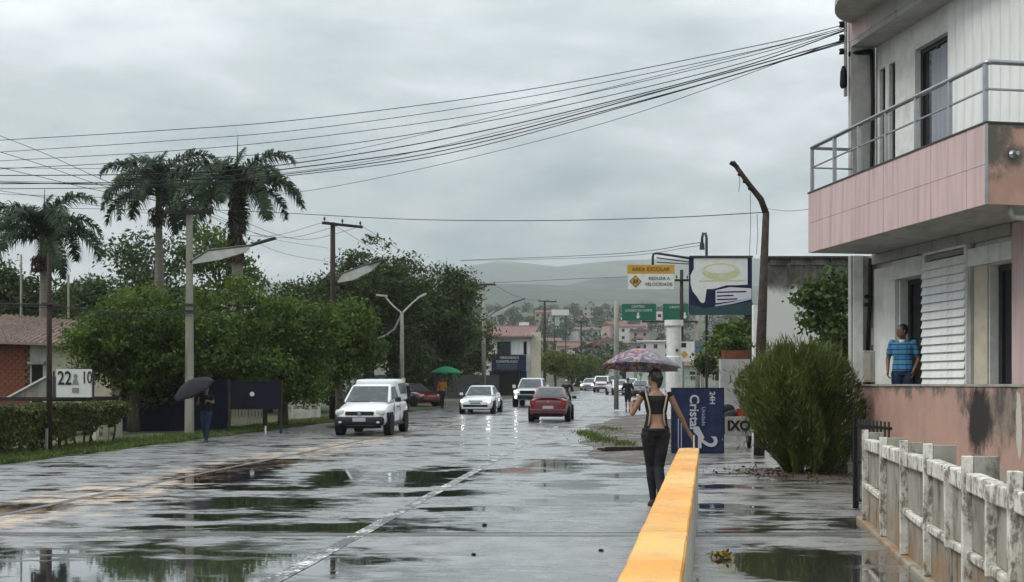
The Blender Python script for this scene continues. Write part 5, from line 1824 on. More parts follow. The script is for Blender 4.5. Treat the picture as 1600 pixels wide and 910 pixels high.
# low white garden wall with a rail behind it
lw_ = thing('garden_wall', 'low white garden wall with a rail between the notice board and the pickup', 'wall', (gx(440, 50), 50, h(50)))
a, b = gx(440, 50), gx(500, 50)
MB().box((0, 0, -.1), (b - a, .15, .42)).build('wall', M['barrier_white'], lw_)
for i in range(5):
    MB().box((i * (b - a - .1) / 4, .02, .42), (i * (b - a - .1) / 4 + .1, .12, 1.15)).build('post', M['barrier_white'], lw_)
MB().box((0, .04, 1.153), (b - a, .10, 1.22)).build('rail', M['barrier_white'], lw_)
MB().box((.1, .06, .6), (b - a, .09, .65)).box((.1, .06, .85), (b - a, .09, .9)).build('rail', M['barrier_white'], lw_)
lw2 = thing('paling_fence', 'pale paling fence in the shade behind the person with the black umbrella', 'fence', (gx(332, 44), 44, 0))
pf = MB().box((0, 0, 0), (.09, .025, 1.1)).mesh('paling')
pf.materials.append(M['pole_concrete'])
for i in range(16):
    inst(pf, 'paling', lw2, (i * .13, random.uniform(-.01, .01), random.uniform(-.04, 0)))
MB().box((0, .03, .3), (2.1, .06, .38)).box((0, .03, .8), (2.1, .06, .88)).build('rail', M['pole_concrete'], lw2)
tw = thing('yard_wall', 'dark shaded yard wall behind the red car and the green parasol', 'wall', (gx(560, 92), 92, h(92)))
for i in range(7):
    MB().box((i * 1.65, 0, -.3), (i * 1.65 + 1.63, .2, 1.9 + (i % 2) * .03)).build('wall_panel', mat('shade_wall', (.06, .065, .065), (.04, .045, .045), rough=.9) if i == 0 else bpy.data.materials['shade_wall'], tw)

# red roofed shop with the dark blue front
Y = 104
bx0, bx1 = gx(755, Y), gx(846, Y)
g = h(Y)
zf = lambda v: at(0, v, Y).z - g
sp3 = thing('shop_building', 'two storey roadside shop with a red tiled roof and dark blue front', 'shop', (bx0, Y, g))
W_ = bx1 - bx0
uu = lambda u: gx(u, Y) - bx0
MB().box((0, .1, -.3), (uu(836), 10, zf(527))).build('wall', M['wall_white'], sp3)
MB().box((uu(829), -.05, -.3), (uu(845), 9.9, zf(519))).build('wall', M['cream'], sp3)
for i in range(7):
    MB().box((uu(800) + i * .29, .06, zf(554)), (uu(800) + i * .29 + .275, .098, zf(529))).build('cladding_board', M['panel_white'], sp3)
w_ = MB().box((uu(777), .04, zf(555)), (uu(798), .098, zf(534))).build('window', M['room_dark'], sp3)
for i in range(2):
    MB().box((uu(778) + i * .62, .025, zf(554)), (uu(778) + i * .62 + .56, .038, zf(535))).build('pane', M['dark_glass'], w_)
MB().box((uu(818), .05, zf(554)), (uu(823), .098, zf(534))).build('window', M['room_dark'], sp3)
fr_ = MB().box((uu(768), -.35, zf(579)), (uu(822), .095, zf(555))).build('shop_fascia', M['navy'], sp3)
MB().box((uu(765), -.02, -.2), (uu(776), .095, zf(580))).build('shop_front', M['navy'], sp3)
MB().box((uu(812), -.02, -.2), (uu(823), .095, zf(580))).build('shop_front', M['navy'], sp3)
MB().box((uu(776.5), .0, -.2), (uu(811.5), .095, zf(580))).build('doorway', M['room_dark'], sp3)
MB().box((uu(776), -.36, zf(578)), (uu(808), -.352, zf(569))).build('fascia_panel', M['teal_dark'], fr_)
blue = mat('shop_blue', (.01, .03, .14), rough=.5)
MB().box((uu(763), -.5, -.1), (uu(774), -.1, zf(594))).build('blue_counter', blue, sp3)
for body, u, v, hp, sx in (('FERRAGENS E', 796, 559.5, 3.6, .95), ('CONSTRUCAO', 792, 565.5, 3.6, .95)):
    q = Vector((uu(u), -.36, zf(v)))
    text(body, hp / F * Y / .7, M['sign_white'], fr_, Matrix.Translation(q) @ UPRIGHT, sx=sx)
rf = MB()
z0, z1 = zf(527), zf(508)
rf.hexa([(uu(750), -.7, z0 - .05), (uu(832), -.7, z0 - .05), (uu(845), 5, z1), (uu(757), 5, z1), (uu(750), -.7, z0 + .08), (uu(832), -.7, z0 + .08), (uu(845), 5, z1 + .12), (uu(757), 5, z1 + .12)])
rf.hexa([(uu(757), 5.01, z1), (uu(845), 5.01, z1), (uu(836), 10.5, z0), (uu(757), 10.5, z0), (uu(757), 5.01, z1 + .12), (uu(845), 5.01, z1 + .12), (uu(836), 10.5, z0 + .12), (uu(757), 10.5, z0 + .12)])
M['roof_rose'] = mat('roof_rose', (.30, .18, .18), (.22, .13, .13), scale=2, stretch=(6, .4, 1), rough=.85)
rr = rf.build('roof', M['roof_rose'], sp3)
for i in range(22):
    x = uu(751) + i * (uu(831) - uu(751)) / 21
    t_ = i / 21
    xt = uu(758) + t_ * (uu(844) - uu(758))
    MB().beam((x, -.68, z0 + .1), (xt, 4.95, z1 + .14), .08, .06).build('roof_rib', M['roof_rose'], rr)
MB().beam((uu(757), 5, z1 + .16), (uu(846), 5, z1 + .16), .2, .1).build('ridge', M['roof_pink'], rr)
MB().box((uu(812), 5.3, z1 - .2), (uu(828), 9, z1 + .55)).build('water_tank_block', M['wall_white'], sp3)

# far white billboard
fb = thing('far_billboard', 'distant white billboard above the clipped trees and hillside town', 'billboard', (gx(875, 210), 210, h(210)))
o = fb.location
plate(o, 862, 889, 484, 493, 210, .3, 'panel', M['sign_white'], fb)
for u in (866, 884):
    plate(o, u - .7, u + .7, 493, 600, 210.4, .2, 'post', M['rust'], fb)

# ------------------------------------------------------------------ the town on the slope
WALLS = [('white', (.58, .57, .55)), ('cream', (.44, .40, .32)), ('pink', (.40, .29, .26)), ('grey', (.36, .36, .35)), ('ochre', (.36, .28, .18)), ('pale green', (.38, .46, .38))]
ROOFS = [('red tiled', (.20, .10, .08)), ('brown tiled', (.19, .12, .095)), ('grey sheet', (.38, .38, .38))]
wm = [mat('town_wall', c, tuple(x * .8 for x in c), rough=.85, stain=tuple(x * .45 for x in c), slo=.58, shi=.8) for n_, c in WALLS]
rm = [mat('town_roof', c, tuple(x * .75 for x in c), scale=1.5, rough=.9) for n_, c in ROOFS]
spots = []
rs = random.Random(5)
for (u0, u1, ya, yb, n_) in ((858, 945, 170, 300, 6), (850, 1060, 300, 430, 10), (840, 1075, 430, 560, 10), (900, 1100, 560, 700, 6), (1068, 1122, 150, 240, 4)):
    for i in range(n_):
        spots.append((u0 + (u1 - u0) * (i + rs.uniform(.15, .85)) / n_, rs.uniform(ya, yb)))
combos = [(a, b, c) for a in range(6) for b in range(3) for c in (1, 2)]
rs.shuffle(combos)
combos = combos + [None] * 20
town_group = 'houses on the far slope'
for i, (u, y) in enumerate(spots):
    cb = combos[i]
    if cb is None:
        a, b, st = i % 6, i % 3, 1
        lb = 'small %s house with a %s roof among its likes on the far slope' % (WALLS[a][0], ROOFS[b][0])
        grp = 'small %s houses with %s roofs on the far slope' % (WALLS[a][0], ROOFS[b][0])
    else:
        a, b, st = cb
        lb = '%s %s house with a %s roof on the far slope' % ('two storey' if st == 2 else 'low', WALLS[a][0], ROOFS[b][0])
        grp = town_group
    w, d_, hh = rs.uniform(6, 10), rs.uniform(7, 10), (3.0 if st == 1 else 5.9)
    t = thing('town_house', lb, 'house', (gx(u, y), y, h(y)), rs.uniform(-.35, .35), grp)
    MB().box((-w / 2, 0, -2), (w / 2, d_, hh)).build('wall', wm[a], t)
    r_ = MB()
    rh = rs.uniform(1.0, 1.7) if b < 2 else .5
    if rs.random() < .5:
        r_.prism([(-w / 2 - .4, -.5, hh + .01), (w / 2 + .4, -.5, hh + .01), (0, -.5, hh + rh)], (0, d_ + .9, 0))
    else:
        r_.prism([(-w / 2 - .4, -.5, hh + .01), (-w / 2 - .4, d_ + .4, hh + .01), (-w / 2 - .4, d_ / 2, hh + rh)], (w + .8, 0, 0))
    r_.build('roof', rm[b], t)
    for s_ in range(st):
        for q in range(2 if w < 8 else 3):
            x = -w / 2 + w * (q + .5) / (2 if w < 8 else 3)
            MB().box((x - .55, -.03, 1.0 + 2.9 * s_), (x + .55, -.003, 2.2 + 2.9 * s_)).build('window', M['room_dark'], t)
    if rs.random() < .6:
        MB().box((w * .12, -.04, 0), (w * .12 + .9, -.004, 2.1)).build('door', M['wood_dark'], t)
pts = []
for i in range(330):
    y = rs.uniform(150, 880)
    u = rs.uniform(690, 1240)
    if abs(gx(u, y) - road_edge(min(y, 300)) - 5) < 9 and y < 320:
        continue
    x, r_ = gx(u, y), rs.uniform(1.6, 4.0)
    if 90 < y < 125 or (y < 230 and u < 850):
        continue
    nl = 150
    d = rng.normal(size=(nl, 3))
    d /= np.linalg.norm(d, axis=1)[:, None]
    pts.append(np.array([x, y, h(y) + r_ * 1.05]) + d * (rng.random((nl, 1)) ** .35) * np.array([r_, r_, r_ * .95]))
leaf_obj('distant_trees', np.concatenate(pts), .55, M['leaf_far'], None, .6)['kind'] = 'stuff'

# ------------------------------------------------------------------ vehicles (built nose towards -Y)
def wheel_meshes(R, W):
    Q = Matrix.Rotation(PI / 2, 4, 'Y')
    a = MB().lathe([(R * .62, -W / 2), (R * .9, -W / 2), (R, -W * .36), (R, W * .36), (R * .9, W / 2), (R * .62, W / 2)], 22, Q).mesh('tyre')
    a.materials.append(M['rubber'])
    b = MB()
    b.lathe([(R * .1, W * .44), (R * .2, W * .45), (R * .22, W * .36), (R * .55, W * .36), (R * .61, W * .49), (R * .63, W * .4), (R * .63, -W * .4)], 22, Q)
    for i in range(6):
        A = Matrix.Rotation(2 * PI * i / 6, 4, 'X')
        b.box((W * .36, -R * .07, R * .15), (W * .44, R * .07, R * .58), A)
    b = b.mesh('rim')
    b.materials.append(M['rim'])
    return a, b


def car(name, label, cat, loc, rz, p, group=None):
    t = thing(name, label, cat, loc, rz, group)
    paint, W = M[p['paint']], p['W'] / 2
    rings = []
    for y, zb, zt, f in p['body']:
        w = W * f
        half = [(0, zb), (w * .8, zb), (w * .95, zb + .06), (w, zb + (zt - zb) * .45), (w * .97, zb + (zt - zb) * .78), (w * .88, zt - .02), (w * .5, zt + .015)]
        ring = [(x, y, z) for x, z in half] + [(0, y, zt + .025)] + [(-x, y, z) for x, z in half[:0:-1]]
        rings.append(ring)
    body = MB().loft(rings).build('body', paint, t, smooth=True, sub=1)
    body.modifiers['sub'].render_levels = 2
    # cabin: windscreen foot, roof front, roof rear, rear window foot
    (ya, za), (yb, zb), (yc, zc), (yd, zd) = p['cabin']
    wb, wr = W * p.get('cb', .90), W * p.get('cr', .70)
    c = MB()
    cs_ = [[(-wb, ya, za), (wb, ya, za), (wb, ya + .02, za), (-wb, ya + .02, za)]]
    L = [(-wb, ya, za), (wb, ya, za), (wb, yd, zd), (-wb, yd, zd), (-wr, yb, zb), (wr, yb, zb), (wr, yc, zc), (-wr, yc, zc)]
    c.hexa(L)
    cab = c.build('cabin', paint, t, bevel=.10, seg=4, smooth=True)
    G = M['car_glass']

    def pane(nm, q, u0, u1, v0, v1):
        return MB().slab(q, u0, u1, v0, v1, -.012, .006).build(nm, G, t, bevel=.004)
    pane('windscreen', [L[0], L[1], L[5], L[4]], .06, .94, .06, .90)
    if p.get('rear', True):
        pane('rear_window', [L[2], L[3], L[7], L[6]], .09, .91, .12, .86)
    n_ = p.get('sides', 2)
    for q in ([L[1], L[2], L[6], L[5]], [L[3], L[0], L[4], L[7]]):
        flip = q[0] == L[3]
        spans = [(.10, .46), (.51, .88)] if n_ == 2 else [(.10, .55), (.60, .93)]
        for a, b in spans:
            if flip:
                a, b = 1 - b, 1 - a
            pane('side_window', q, a, b, .14, .86)
    # doors' shut lines
    for s_ in (-1, 1):
        for y in p.get('lines', ()):
            MB().box((s_ * W * .985 - .008, y - .008, .32), (s_ * W * .985 + .008, y + .008, za - .02)).build('door_gap', M['black'], t)
        MB().box((s_ * (W * .99) - .02, p['cabin'][0][0] + 1.05, za - .14), (s_ * (W * .99) + .02, p['cabin'][0][0] + 1.2, za - .105)).build('door_handle', M['bumper'] if p.get('dark') else paint, t)
    R, WW = p.get('R', .31), p.get('WW', .19)
    ty, ri = wheel_meshes(R, WW)
    for y in p['axles']:
        for s_ in (-1, 1):
            x = s_ * (W - WW / 2 - .005)
            MB().lathe([(R * 1.16, -.09), (R * 1.16, .09)], 24, Matrix.Translation((s_ * (W * .94), y, R + .03)) @ Matrix.Rotation(PI / 2, 4, 'Y')).build('wheel_arch', M['black'], t)
            w_ = inst(ty, 'wheel', t, (x, y, R), (0, 0, 0 if s_ > 0 else PI))
            inst(ri, 'rim', w_)
    for nm, m_, a, b, bv in p['bits']:
        for s_ in ((-1, 1) if nm[0] == '*' else (1,)):
            a2, b2 = list(a), list(b)
            if s_ < 0:
                a2[0], b2[0] = -b[0], -a[0]
            MB().box(a2, b2).build(nm.lstrip('*'), M[m_], t, bevel=bv)
    return t


def P_(**k):
    return k


# small pickup with a closed white canopy
strada = P_(paint='car_white', W=1.66, dark=True, cb=.93, cr=.76, rear=False, sides=1, R=.32, WW=.2,
            body=[(-2.18, .42, .64, .66), (-2.14, .34, .76, .82), (-1.98, .30, .85, .93), (-1.5, .28, .95, .985), (-1.05, .28, 1.02, 1.0), (-.6, .28, 1.06, 1.0), (.5, .28, 1.07, 1.0), (1.6, .32, 1.09, 1.0), (2.0, .36, 1.09, .98), (2.12, .42, 1.05, .94)],
            cabin=[(-1.12, 1.0), (-.26, 1.58), (.42, 1.60), (.5, 1.06)], axles=(-1.35, 1.38), lines=(-.72, .36),
            bits=[('bumper', 'bumper', (-.76, -2.235, .33), (.76, -2.04, .60), .09), ('grille', 'bumper', (-.44, -2.195, .635), (.44, -2.10, .755), .02), ('grille_badge', 'rim', (-.05, -2.205, .62), (.05, -2.18, .77), .012),
                  ('*headlight', 'lens', (.47, -2.16, .635), (.76, -1.93, .81), .06), ('license_plate', 'plate', (-.20, -2.245, .45), (.20, -2.234, .57), 0), ('*fender_flare', 'bumper', (.755, -1.78, .52), (.842, -.94, .72), .03),
                  ('*fender_flare', 'bumper', (.755, 1.0, .52), (.842, 1.8, .72), .03), ('*side_sill', 'bumper', (.77, -.95, .28), (.835, 1.0, .38), .02), ('*mirror', 'bumper', (.84, -.74, 1.03), (1.02, -.60, 1.18), .03),
                  ('wiper', 'black', (-.5, -1.12, 1.03), (.1, -1.10, 1.05), 0), ('skid_plate', 'black', (-.6, -2.0, .24), (.6, -1.8, .32), 0), ('rear_bumper', 'bumper', (-.74, 2.08, .42), (.74, 2.2, .58), .03), ('*fog_lamp', 'lens', (.54, -2.24, .40), (.63, -2.225, .46), .01)])
sx_, sy_ = gx(565, 34.4), 36.3
st_ = car('pickup', 'small white pickup with a closed canopy and dark front bumper driving towards the viewer', 'pickup', (sx_ + .12, sy_, 0), math.radians(-4), strada)
W = .83
can = MB().hexa([(-W * .97, .56, 1.06), (W * .97, .56, 1.06), (W * .97, 2.08, 1.06), (-W * .97, 2.08, 1.06), (-W * .80, .46, 1.74), (W * .80, .46, 1.74), (W * .84, 2.02, 1.78), (-W * .84, 2.02, 1.78)])
cn = can.build('canopy', M['car_white'], st_, bevel=.09, seg=3, smooth=True)
q = [(W * .97, .56, 1.06), (W * .97, 2.08, 1.06), (W * .84, 2.02, 1.78), (W * .80, .46, 1.74)]
MB().slab(q, .12, .88, .30, .80, -.01, .008).build('canopy_window', M['car_glass'], cn)

sedan_body = [(-2.16, .36, .56, .68), (-2.10, .26, .68, .84), (-1.9, .22, .78, .94), (-1.5, .2, .86, .98), (-1.0, .2, .92, 1.0), (-.4, .2, .94, 1.0), (.8, .2, .96, 1.0), (1.5, .22, .99, .98), (1.9, .25, 1.0, .94), (2.08, .32, .92, .88), (2.14, .42, .75, .78)]
sedan_w = P_(paint='car_white', W=1.72, cb=.88, cr=.66, R=.30,
             body=sedan_body, cabin=[(-1.05, .90), (-.22, 1.43), (.72, 1.45), (1.5, .98)], axles=(-1.32, 1.25), lines=(-.75, .25, 1.1),
             bits=[('lower_grille', 'black', (-.62, -2.165, .36), (.62, -2.08, .47), .02), ('grille', 'bumper', (-.34, -2.13, .62), (.34, -2.04, .68), .01), ('grille', 'car_teal', (-.26, -2.165, .50), (.26, -2.1, .60), .01),
                   ('*headlight', 'lens', (.50, -2.06, .58), (.78, -1.88, .74), .03), ('*headlamp_bulb', 'lamp_lit', (.56, -2.085, .60), (.73, -2.05, .72), .02), ('*mirror', 'car_white', (.86, -.72, .93), (1.04, -.6, 1.06), .03),
                   ('wiper', 'black', (-.5, -1.03, .93), (.15, -1.01, .945), 0), ('*tail_light', 'tail', (.55, 2.02, .72), (.76, 2.12, .86), .02), ('chin_spoiler', 'car_silver', (-.7, -2.16, .26), (.7, -2.0, .33), .02)])
sedan_r = dict(sedan_w, paint='car_red', W=1.66,
               bits=[('*tail_light', 'tail', (.52, 2.02, .72), (.76, 2.13, .90), .02), ('license_plate', 'plate', (-.22, 2.13, .55), (.22, 2.165, .67), 0), ('rear_bumper', 'car_red', (-.74, 2.02, .34), (.74, 2.19, .54), .05),
                     ('bumper_strip', 'bumper', (-.6, 2.18, .45), (.6, 2.2, .48), 0), ('boot_lip', 'car_red', (-.6, 1.98, .97), (.6, 2.1, 1.02), .015), ('*mirror', 'bumper', (.84, -.72, .93), (1.03, -.6, 1.06), .03),
                     ('*headlight', 'lens', (.50, -2.06, .58), (.78, -1.88, .74), .03), ('rear_diffuser', 'black', (-.6, 2.02, .22), (.6, 2.12, .33), .02), ('badge', 'rim', (-.05, 2.125, .80), (.05, 2.14, .87), .01), ('grille', 'black', (-.5, -2.14, .5), (.5, -2.0, .62), .02)])
y = 56.0 + 2.1
car('sedan', 'white sedan with glowing headlights coming along the middle of the wet road', 'car', (gx(743, 56) + .25, y, h(56)), math.radians(-7), sedan_w)
red = car('sedan', 'dark red sedan seen from behind in the nearside lane', 'car', (gx(860, 49.6), 49.6 - 1.6, h(48)), math.radians(174), sedan_r)
suv = P_(paint='car_silver', W=1.86, cb=.88, cr=.70, R=.37, WW=.24,
         body=[(-2.5, .55, .85, .74), (-2.44, .46, 1.0, .88), (-2.2, .42, 1.08, .96), (-1.6, .4, 1.14, 1.0), (-1.0, .4, 1.18, 1.0), (1.0, .4, 1.2, 1.0), (2.2, .45, 1.2, 1.0), (2.5, .5, 1.1, .94)],
         cabin=[(-1.15, 1.16), (-.4, 1.78), (1.0, 1.8), (1.35, 1.2)], axles=(-1.6, 1.5), lines=(-.85, .2, 1.2),
         bits=[('grille', 'black', (-.45, -2.54, .82), (.45, -2.44, 1.02), .02), ('lower_grille', 'bumper', (-.6, -2.56, .5), (.6, -2.42, .74), .03), ('*headlight', 'lens', (.55, -2.46, .88), (.86, -2.2, 1.04), .03), ('*headlamp_bulb', 'lamp_lit', (.60, -2.485, .89), (.78, -2.45, 1.01), .02),
               ('*mirror', 'car_silver', (.93, -.8, 1.15), (1.14, -.66, 1.36), .03), ('*fog_lamp', 'lamp_lit', (.66, -2.53, .58), (.76, -2.5, .66), .01)])
car('pickup', 'tall silver white double cab pickup half hidden behind the dark red sedan', 'pickup', (gx(833, 67), 70, h(67)), math.radians(-8), suv)
pr = car('hatchback', 'bright red car parked nose out at the kerb behind the white pickup', 'car', (gx(643, 70), 71.0, h(71)), math.radians(38), dict(sedan_r, W=1.64))
pr['label'] = 'red car parked nose out at the kerb behind the white pickup'

van = P_(paint='car_white', W=1.75, cb=.92, cr=.80, R=.33,
         body=[(-2.2, .45, .8, .76), (-2.1, .34, .95, .9), (-1.6, .3, 1.05, .98), (-1.0, .3, 1.1, 1.0), (1.9, .3, 1.1, 1.0), (2.1, .36, 1.08, .98), (2.16, .5, .95, .94)],
         cabin=[(-1.2, 1.06), (-.5, 1.72), (1.7, 1.74), (2.05, 1.08)], axles=(-1.4, 1.35), lines=(-.7, .3),
         bits=[('*tail_light', 'tail', (.62, 2.1, .78), (.82, 2.19, 1.12), .02), ('license_plate', 'plate', (-.24, 2.15, .62), (.24, 2.18, .74), 0), ('rear_bumper', 'bumper', (-.78, 2.1, .36), (.78, 2.24, .55), .03), ('*mirror', 'car_white', (.88, -.9, 1.05), (1.06, -.76, 1.24), .02),
               ('*headlight', 'lens', (.5, -2.16, .68), (.8, -1.98, .86), .03), ('tailgate_band', 'tail', (-.5, 2.14, .78), (.5, 2.175, .9), .01)])
car('van', 'white van with red tail lamps queued far down the road', 'van', (gx(943, 122), 122, h(122)), math.radians(168), van)
car('sedan', 'pale sedan parked at the kerb under the clipped trees', 'car', (gx(922, 132), 132, h(132)), math.radians(-14), dict(sedan_w, paint='car_silver'))
car('sedan', 'white car partly hidden behind the walking person in dark clothes', 'car', (gx(966, 106), 106, h(106)), math.radians(8), dict(sedan_w, bits=sedan_w['bits'][:4] + sedan_w['bits'][5:]))
car('sedan', 'greyish green car under the patterned umbrella beside the dark walking person', 'car', (gx(1003, 100), 100, h(100)), math.radians(168), dict(sedan_r, paint='car_teal'))
car('van', 'dark van far off under the rim of the patterned umbrella', 'van', (gx(962, 136), 136, h(136)), math.radians(168), dict(van, paint='car_dark'))
car('sedan', 'white car seen between the umbrella rim and the head of the woman', 'car', (gx(988, 128), 128, h(128)), math.radians(168), dict(sedan_r, paint='car_white'))


def motorbike(name, label, loc, rz, colour):
    t = thing(name, label, 'motorbike', loc, rz)
    ty, ri = wheel_meshes(.29, .1)
    for y in (-.62, .62):
        w_ = inst(ty, 'wheel', t, (0, y, .29))
        inst(ri, 'rim', w_)
    b = MB()
    b.loft([[(x * w, y, z0 + (z1 - z0) * k_) for x, k_ in ((-1, 0), (1, 0), (1.1, .6), (.6, 1), (-.6, 1), (-1.1, .6))] for y, w, z0, z1 in ((-.42, .07, .5, .8), (-.2, .15, .4, .95), (.1, .13, .35, .85), (.4, .12, .5, .8), (.75, .07, .62, .78))])
    b.build('body', M[colour], t, smooth=False, bevel=.02)
    MB().box((-.12, .0, .80), (.12, .72, .88)).build('seat', M['black'], t, bevel=.03)
    f = MB()
    f.tube([(-.06, -.62, .29), (-.06, -.42, .95)], .025, 7).tube([(.06, -.62, .29), (.06, -.42, .95)], .025, 7).tube([(-.36, -.28, 1.05), (-.1, -.38, 1.0), (.1, -.38, 1.0), (.36, -.28, 1.05)], .018, 7)
    f.build('fork', M['dark_metal'], t)
    MB().box((-.13, -.16, .22), (.13, .18, .5)).build('engine', M['dark_metal'], t, bevel=.03)
    MB().ball((0, -.5, .9), (.09, .07, .09), 10, 7).build('headlight', M['lens'], t)
    MB().box((-.07, .72, .66), (.07, .78, .74)).build('tail_light', M['tail'], t, bevel=.01)
    return t


# ------------------------------------------------------------------ people
def limb(mb, pts, rr, n=10):
    mb.tube(pts, rr, n)
    for p, r in zip(pts, rr):
        mb.ball(p, r, n, 6)


def hand(mb, w, d, nrm, s=1.0, curl=.5, thumb=1):
    """palm with four bent fingers and a thumb; d points to the fingers, the fingers close towards nrm"""
    w, d, nrm = Vector(w), Vector(d).normalized(), Vector(nrm).normalized()
    nrm = (nrm - d * nrm.dot(d)).normalized()
    sd = d.cross(nrm).normalized()
    rings = []
    for t, wd, th in ((0, .022, .017), (.03, .034, .015), (.085, .040, .012)):
        c = w + d * t * s
        rings.append([c + sd * wd * s * x + nrm * th * s * z for x, z in ((-1, -.6), (-.6, -1), (.6, -1), (1, -.6), (1, .6), (.6, 1), (-.6, 1), (-1, .6))])
    mb.loft(rings)
    for i, (off, ln) in enumerate(((-.031, .068), (-.010, .078), (.011, .073), (.030, .056))):
        p = w + d * .08 * s + sd * off * s
        pts, a = [p], 0.0
        for q in (.42, .33, .25):
            a += curl * (1.0 + .1 * i)
            p = p + (d * math.cos(a) + nrm * math.sin(a)) * ln * q * s
            pts.append(p)
        mb.tube(pts, [.0095 * s, .009 * s, .008 * s, .0065 * s], 7)
        mb.ball(pts[-1], .0068 * s, 6, 5)
    p = w + d * .025 * s + sd * -.028 * s * thumb
    q = p + (d * .6 - sd * .8 * thumb + nrm * .35).normalized() * .038 * s
    mb.tube([p, q, q + (d * .85 - sd * .2 * thumb + nrm * .5).normalized() * .03 * s], [.013 * s, .0105 * s, .008 * s], 7)
    mb.ball(q + (d * .85 - sd * .2 * thumb + nrm * .5).normalized() * .03 * s, .008 * s, 6, 5)


def remesh(o, vox, it=3):
    m = o.modifiers.new('one_surface', 'REMESH')
    m.mode = 'VOXEL'
    m.voxel_size = vox
    m.use_smooth_shade = True
    s_ = o.modifiers.new('soft', 'SMOOTH')
    s_.factor, s_.iterations = .5, it
    return o


def person(label, loc, rz, J, vox=.016, skin='skin', hair='hair', top=None, top_m='cloth_black', sleeve=.55, bot_m='cloth_trouser', bot='long', shoes='shoe', hands=None, group=None, fem=False, hairstyle='short', sc=1.0, crop=False, cap=None, bare=False):
    """figure looking along +Y in its own frame; J moves joints of the default standing pose (1.70 m)"""
    D = dict(pel=(0, 0, .94), wai=(0, 0, 1.10), che=(0, 0, 1.30), nek=(0, -.01, 1.455), hed=(0, .015, 1.60), yaw=0.0,
             lh=(-.09, 0, .90), lk=(-.10, .02, .49), la=(-.10, -.02, .08), rh=(.09, 0, .90), rk=(.10, .02, .49), ra=(.10, -.02, .08),
             ls=(-.17, 0, 1.40), le=(-.24, -.03, 1.13), lw=(-.25, .04, .90), rs=(.17, 0, 1.40), re=(.24, -.03, 1.13), rw=(.25, .04, .90),
             lt=(0, 1, -.25), rt=(0, 1, -.25), ld=(0, .2, -1), rd=(0, .2, -1), ln=(1, 0, 0), rn=(-1, 0, 0))
    D.update(J)
    V = {k_: Vector(v) if isinstance(v, tuple) else v for k_, v in D.items()}
    t = thing('person', label, 'person', loc, rz, group)
    t.scale = (sc, sc, sc)
    wr, cw, hw = (.115, .145, .165) if fem else (.135, .165, .155)

    def torso(mb, e_, lo=0.0, hi=1.0):
        R = [(V['pel'] + Vector((0, 0, -.06)), hw * .82, .098), (V['pel'] + Vector((0, -.01, .02)), hw, .118), (V['wai'].lerp(V['pel'], .4), wr * 1.12, .10), (V['wai'] + Vector((0, 0, .04)), wr, .088), (V['che'] + Vector((0, 0, -.05)), cw * .92, .105), (V['che'] + Vector((0, 0, .04)), cw, .108), (V['nek'] + Vector((0, 0, -.075)), cw * .82, .075), (V['nek'] + Vector((0, 0, -.02)), .065, .058)]
        n_ = len(R)
        a, b = int(round(lo * (n_ - 1))), int(round(hi * (n_ - 1)))
        mb.ell([(c, x + e_, y_ + e_) for c, x, y_ in R[a:b + 1]], 16)
        return R

    def arms(mb, e_, frac=1.0):
        for s_ in 'lr':
            S_, E_, W_ = V[s_ + 's'], V[s_ + 'e'], V[s_ + 'w']
            k1 = .88 if fem else 1.0
            if frac >= 1:
                limb(mb, [S_, S_.lerp(E_, .5), E_], [.052 * k1 + e_, .044 * k1 + e_, .037 * k1 + e_])
                limb(mb, [E_, E_.lerp(W_, .3), W_], [.037 * k1 + e_, .036 * k1 + e_, .023 * k1 + e_])
            else:
                limb(mb, [S_, S_.lerp(E_, frac)], [.044 * k1 + e_, .043 * k1 + e_])

    def legs(mb, e_, end='long'):
        for s_ in 'lr':
            H_, K_, A_ = V[s_ + 'h'], V[s_ + 'k'], V[s_ + 'a']
            limb(mb, [H_, H_.lerp(K_, .45), K_], [.088 + e_, .074 + e_, .052 + e_])
            if end == 'long':
                cm = K_.lerp(A_, .32) + Vector((0, -.012, 0))
                limb(mb, [K_, cm, K_.lerp(A_, .72), K_.lerp(A_, .97)], [.052 + e_, .053 + e_, .036 + e_, .030 + e_])

    def foot(mb, e_, sides='lr'):
        for s_ in sides:
            A_, d = V[s_ + 'a'], V[s_ + 't'].normalized()
            up = Vector((0, 0, 1)) - d * d.z
            up.normalize()
            sd = d.cross(up)
            rings = []
            for q, w_, lo, hi in ((-.055, .026, -.075, -.02), (-.03, .034, -.082, .0), (.03, .036, -.08, .005), (.10, .043, -.082, -.035), (.155, .036, -.082, -.05), (.185, .016, -.078, -.062)):
                c = A_ + d * q
                rings.append([c + sd * (w_ + e_) * math.cos(a) + up * ((lo + hi) / 2 + (hi - lo + 2 * e_) / 2 * math.sin(a)) for a in [2 * PI * i / 10 for i in range(10)]])
            mb.loft(rings)

    b = MB()
    torso(b, 0)
    arms(b, 0)
    legs(b, 0)
    foot(b, 0)
    N_, Hd = V['nek'], V['hed']
    limb(b, [N_ + Vector((0, 0, -.05)), N_.lerp(Hd, .35), Hd + Vector((0, -.01, -.05))], [.056, .050, .052])
    Ry = Matrix.Rotation(V['yaw'], 4, 'Z')
    hp = lambda x, y_, z: Hd + Ry @ Vector((x, y_, z))
    b.ball(Hd, (.072, .092, .108), 16, 12, Ry.to_3x3())
    b.ball(hp(0, .035, -.055), (.048, .052, .055), 12, 8)
    b.loft([[hp(-.011, .088, .012), hp(.011, .088, .012), hp(0, .098, .015)], [hp(-.017, .092, -.022), hp(.017, .092, -.022), hp(0, .118, -.024)], [hp(-.01, .086, -.03), hp(.01, .086, -.03), hp(0, .1, -.032)]])
    for s_ in (-1, 1):
        b.ball(hp(s_ * .073, -.005, -.005), (.012, .02, .032), 8, 6)
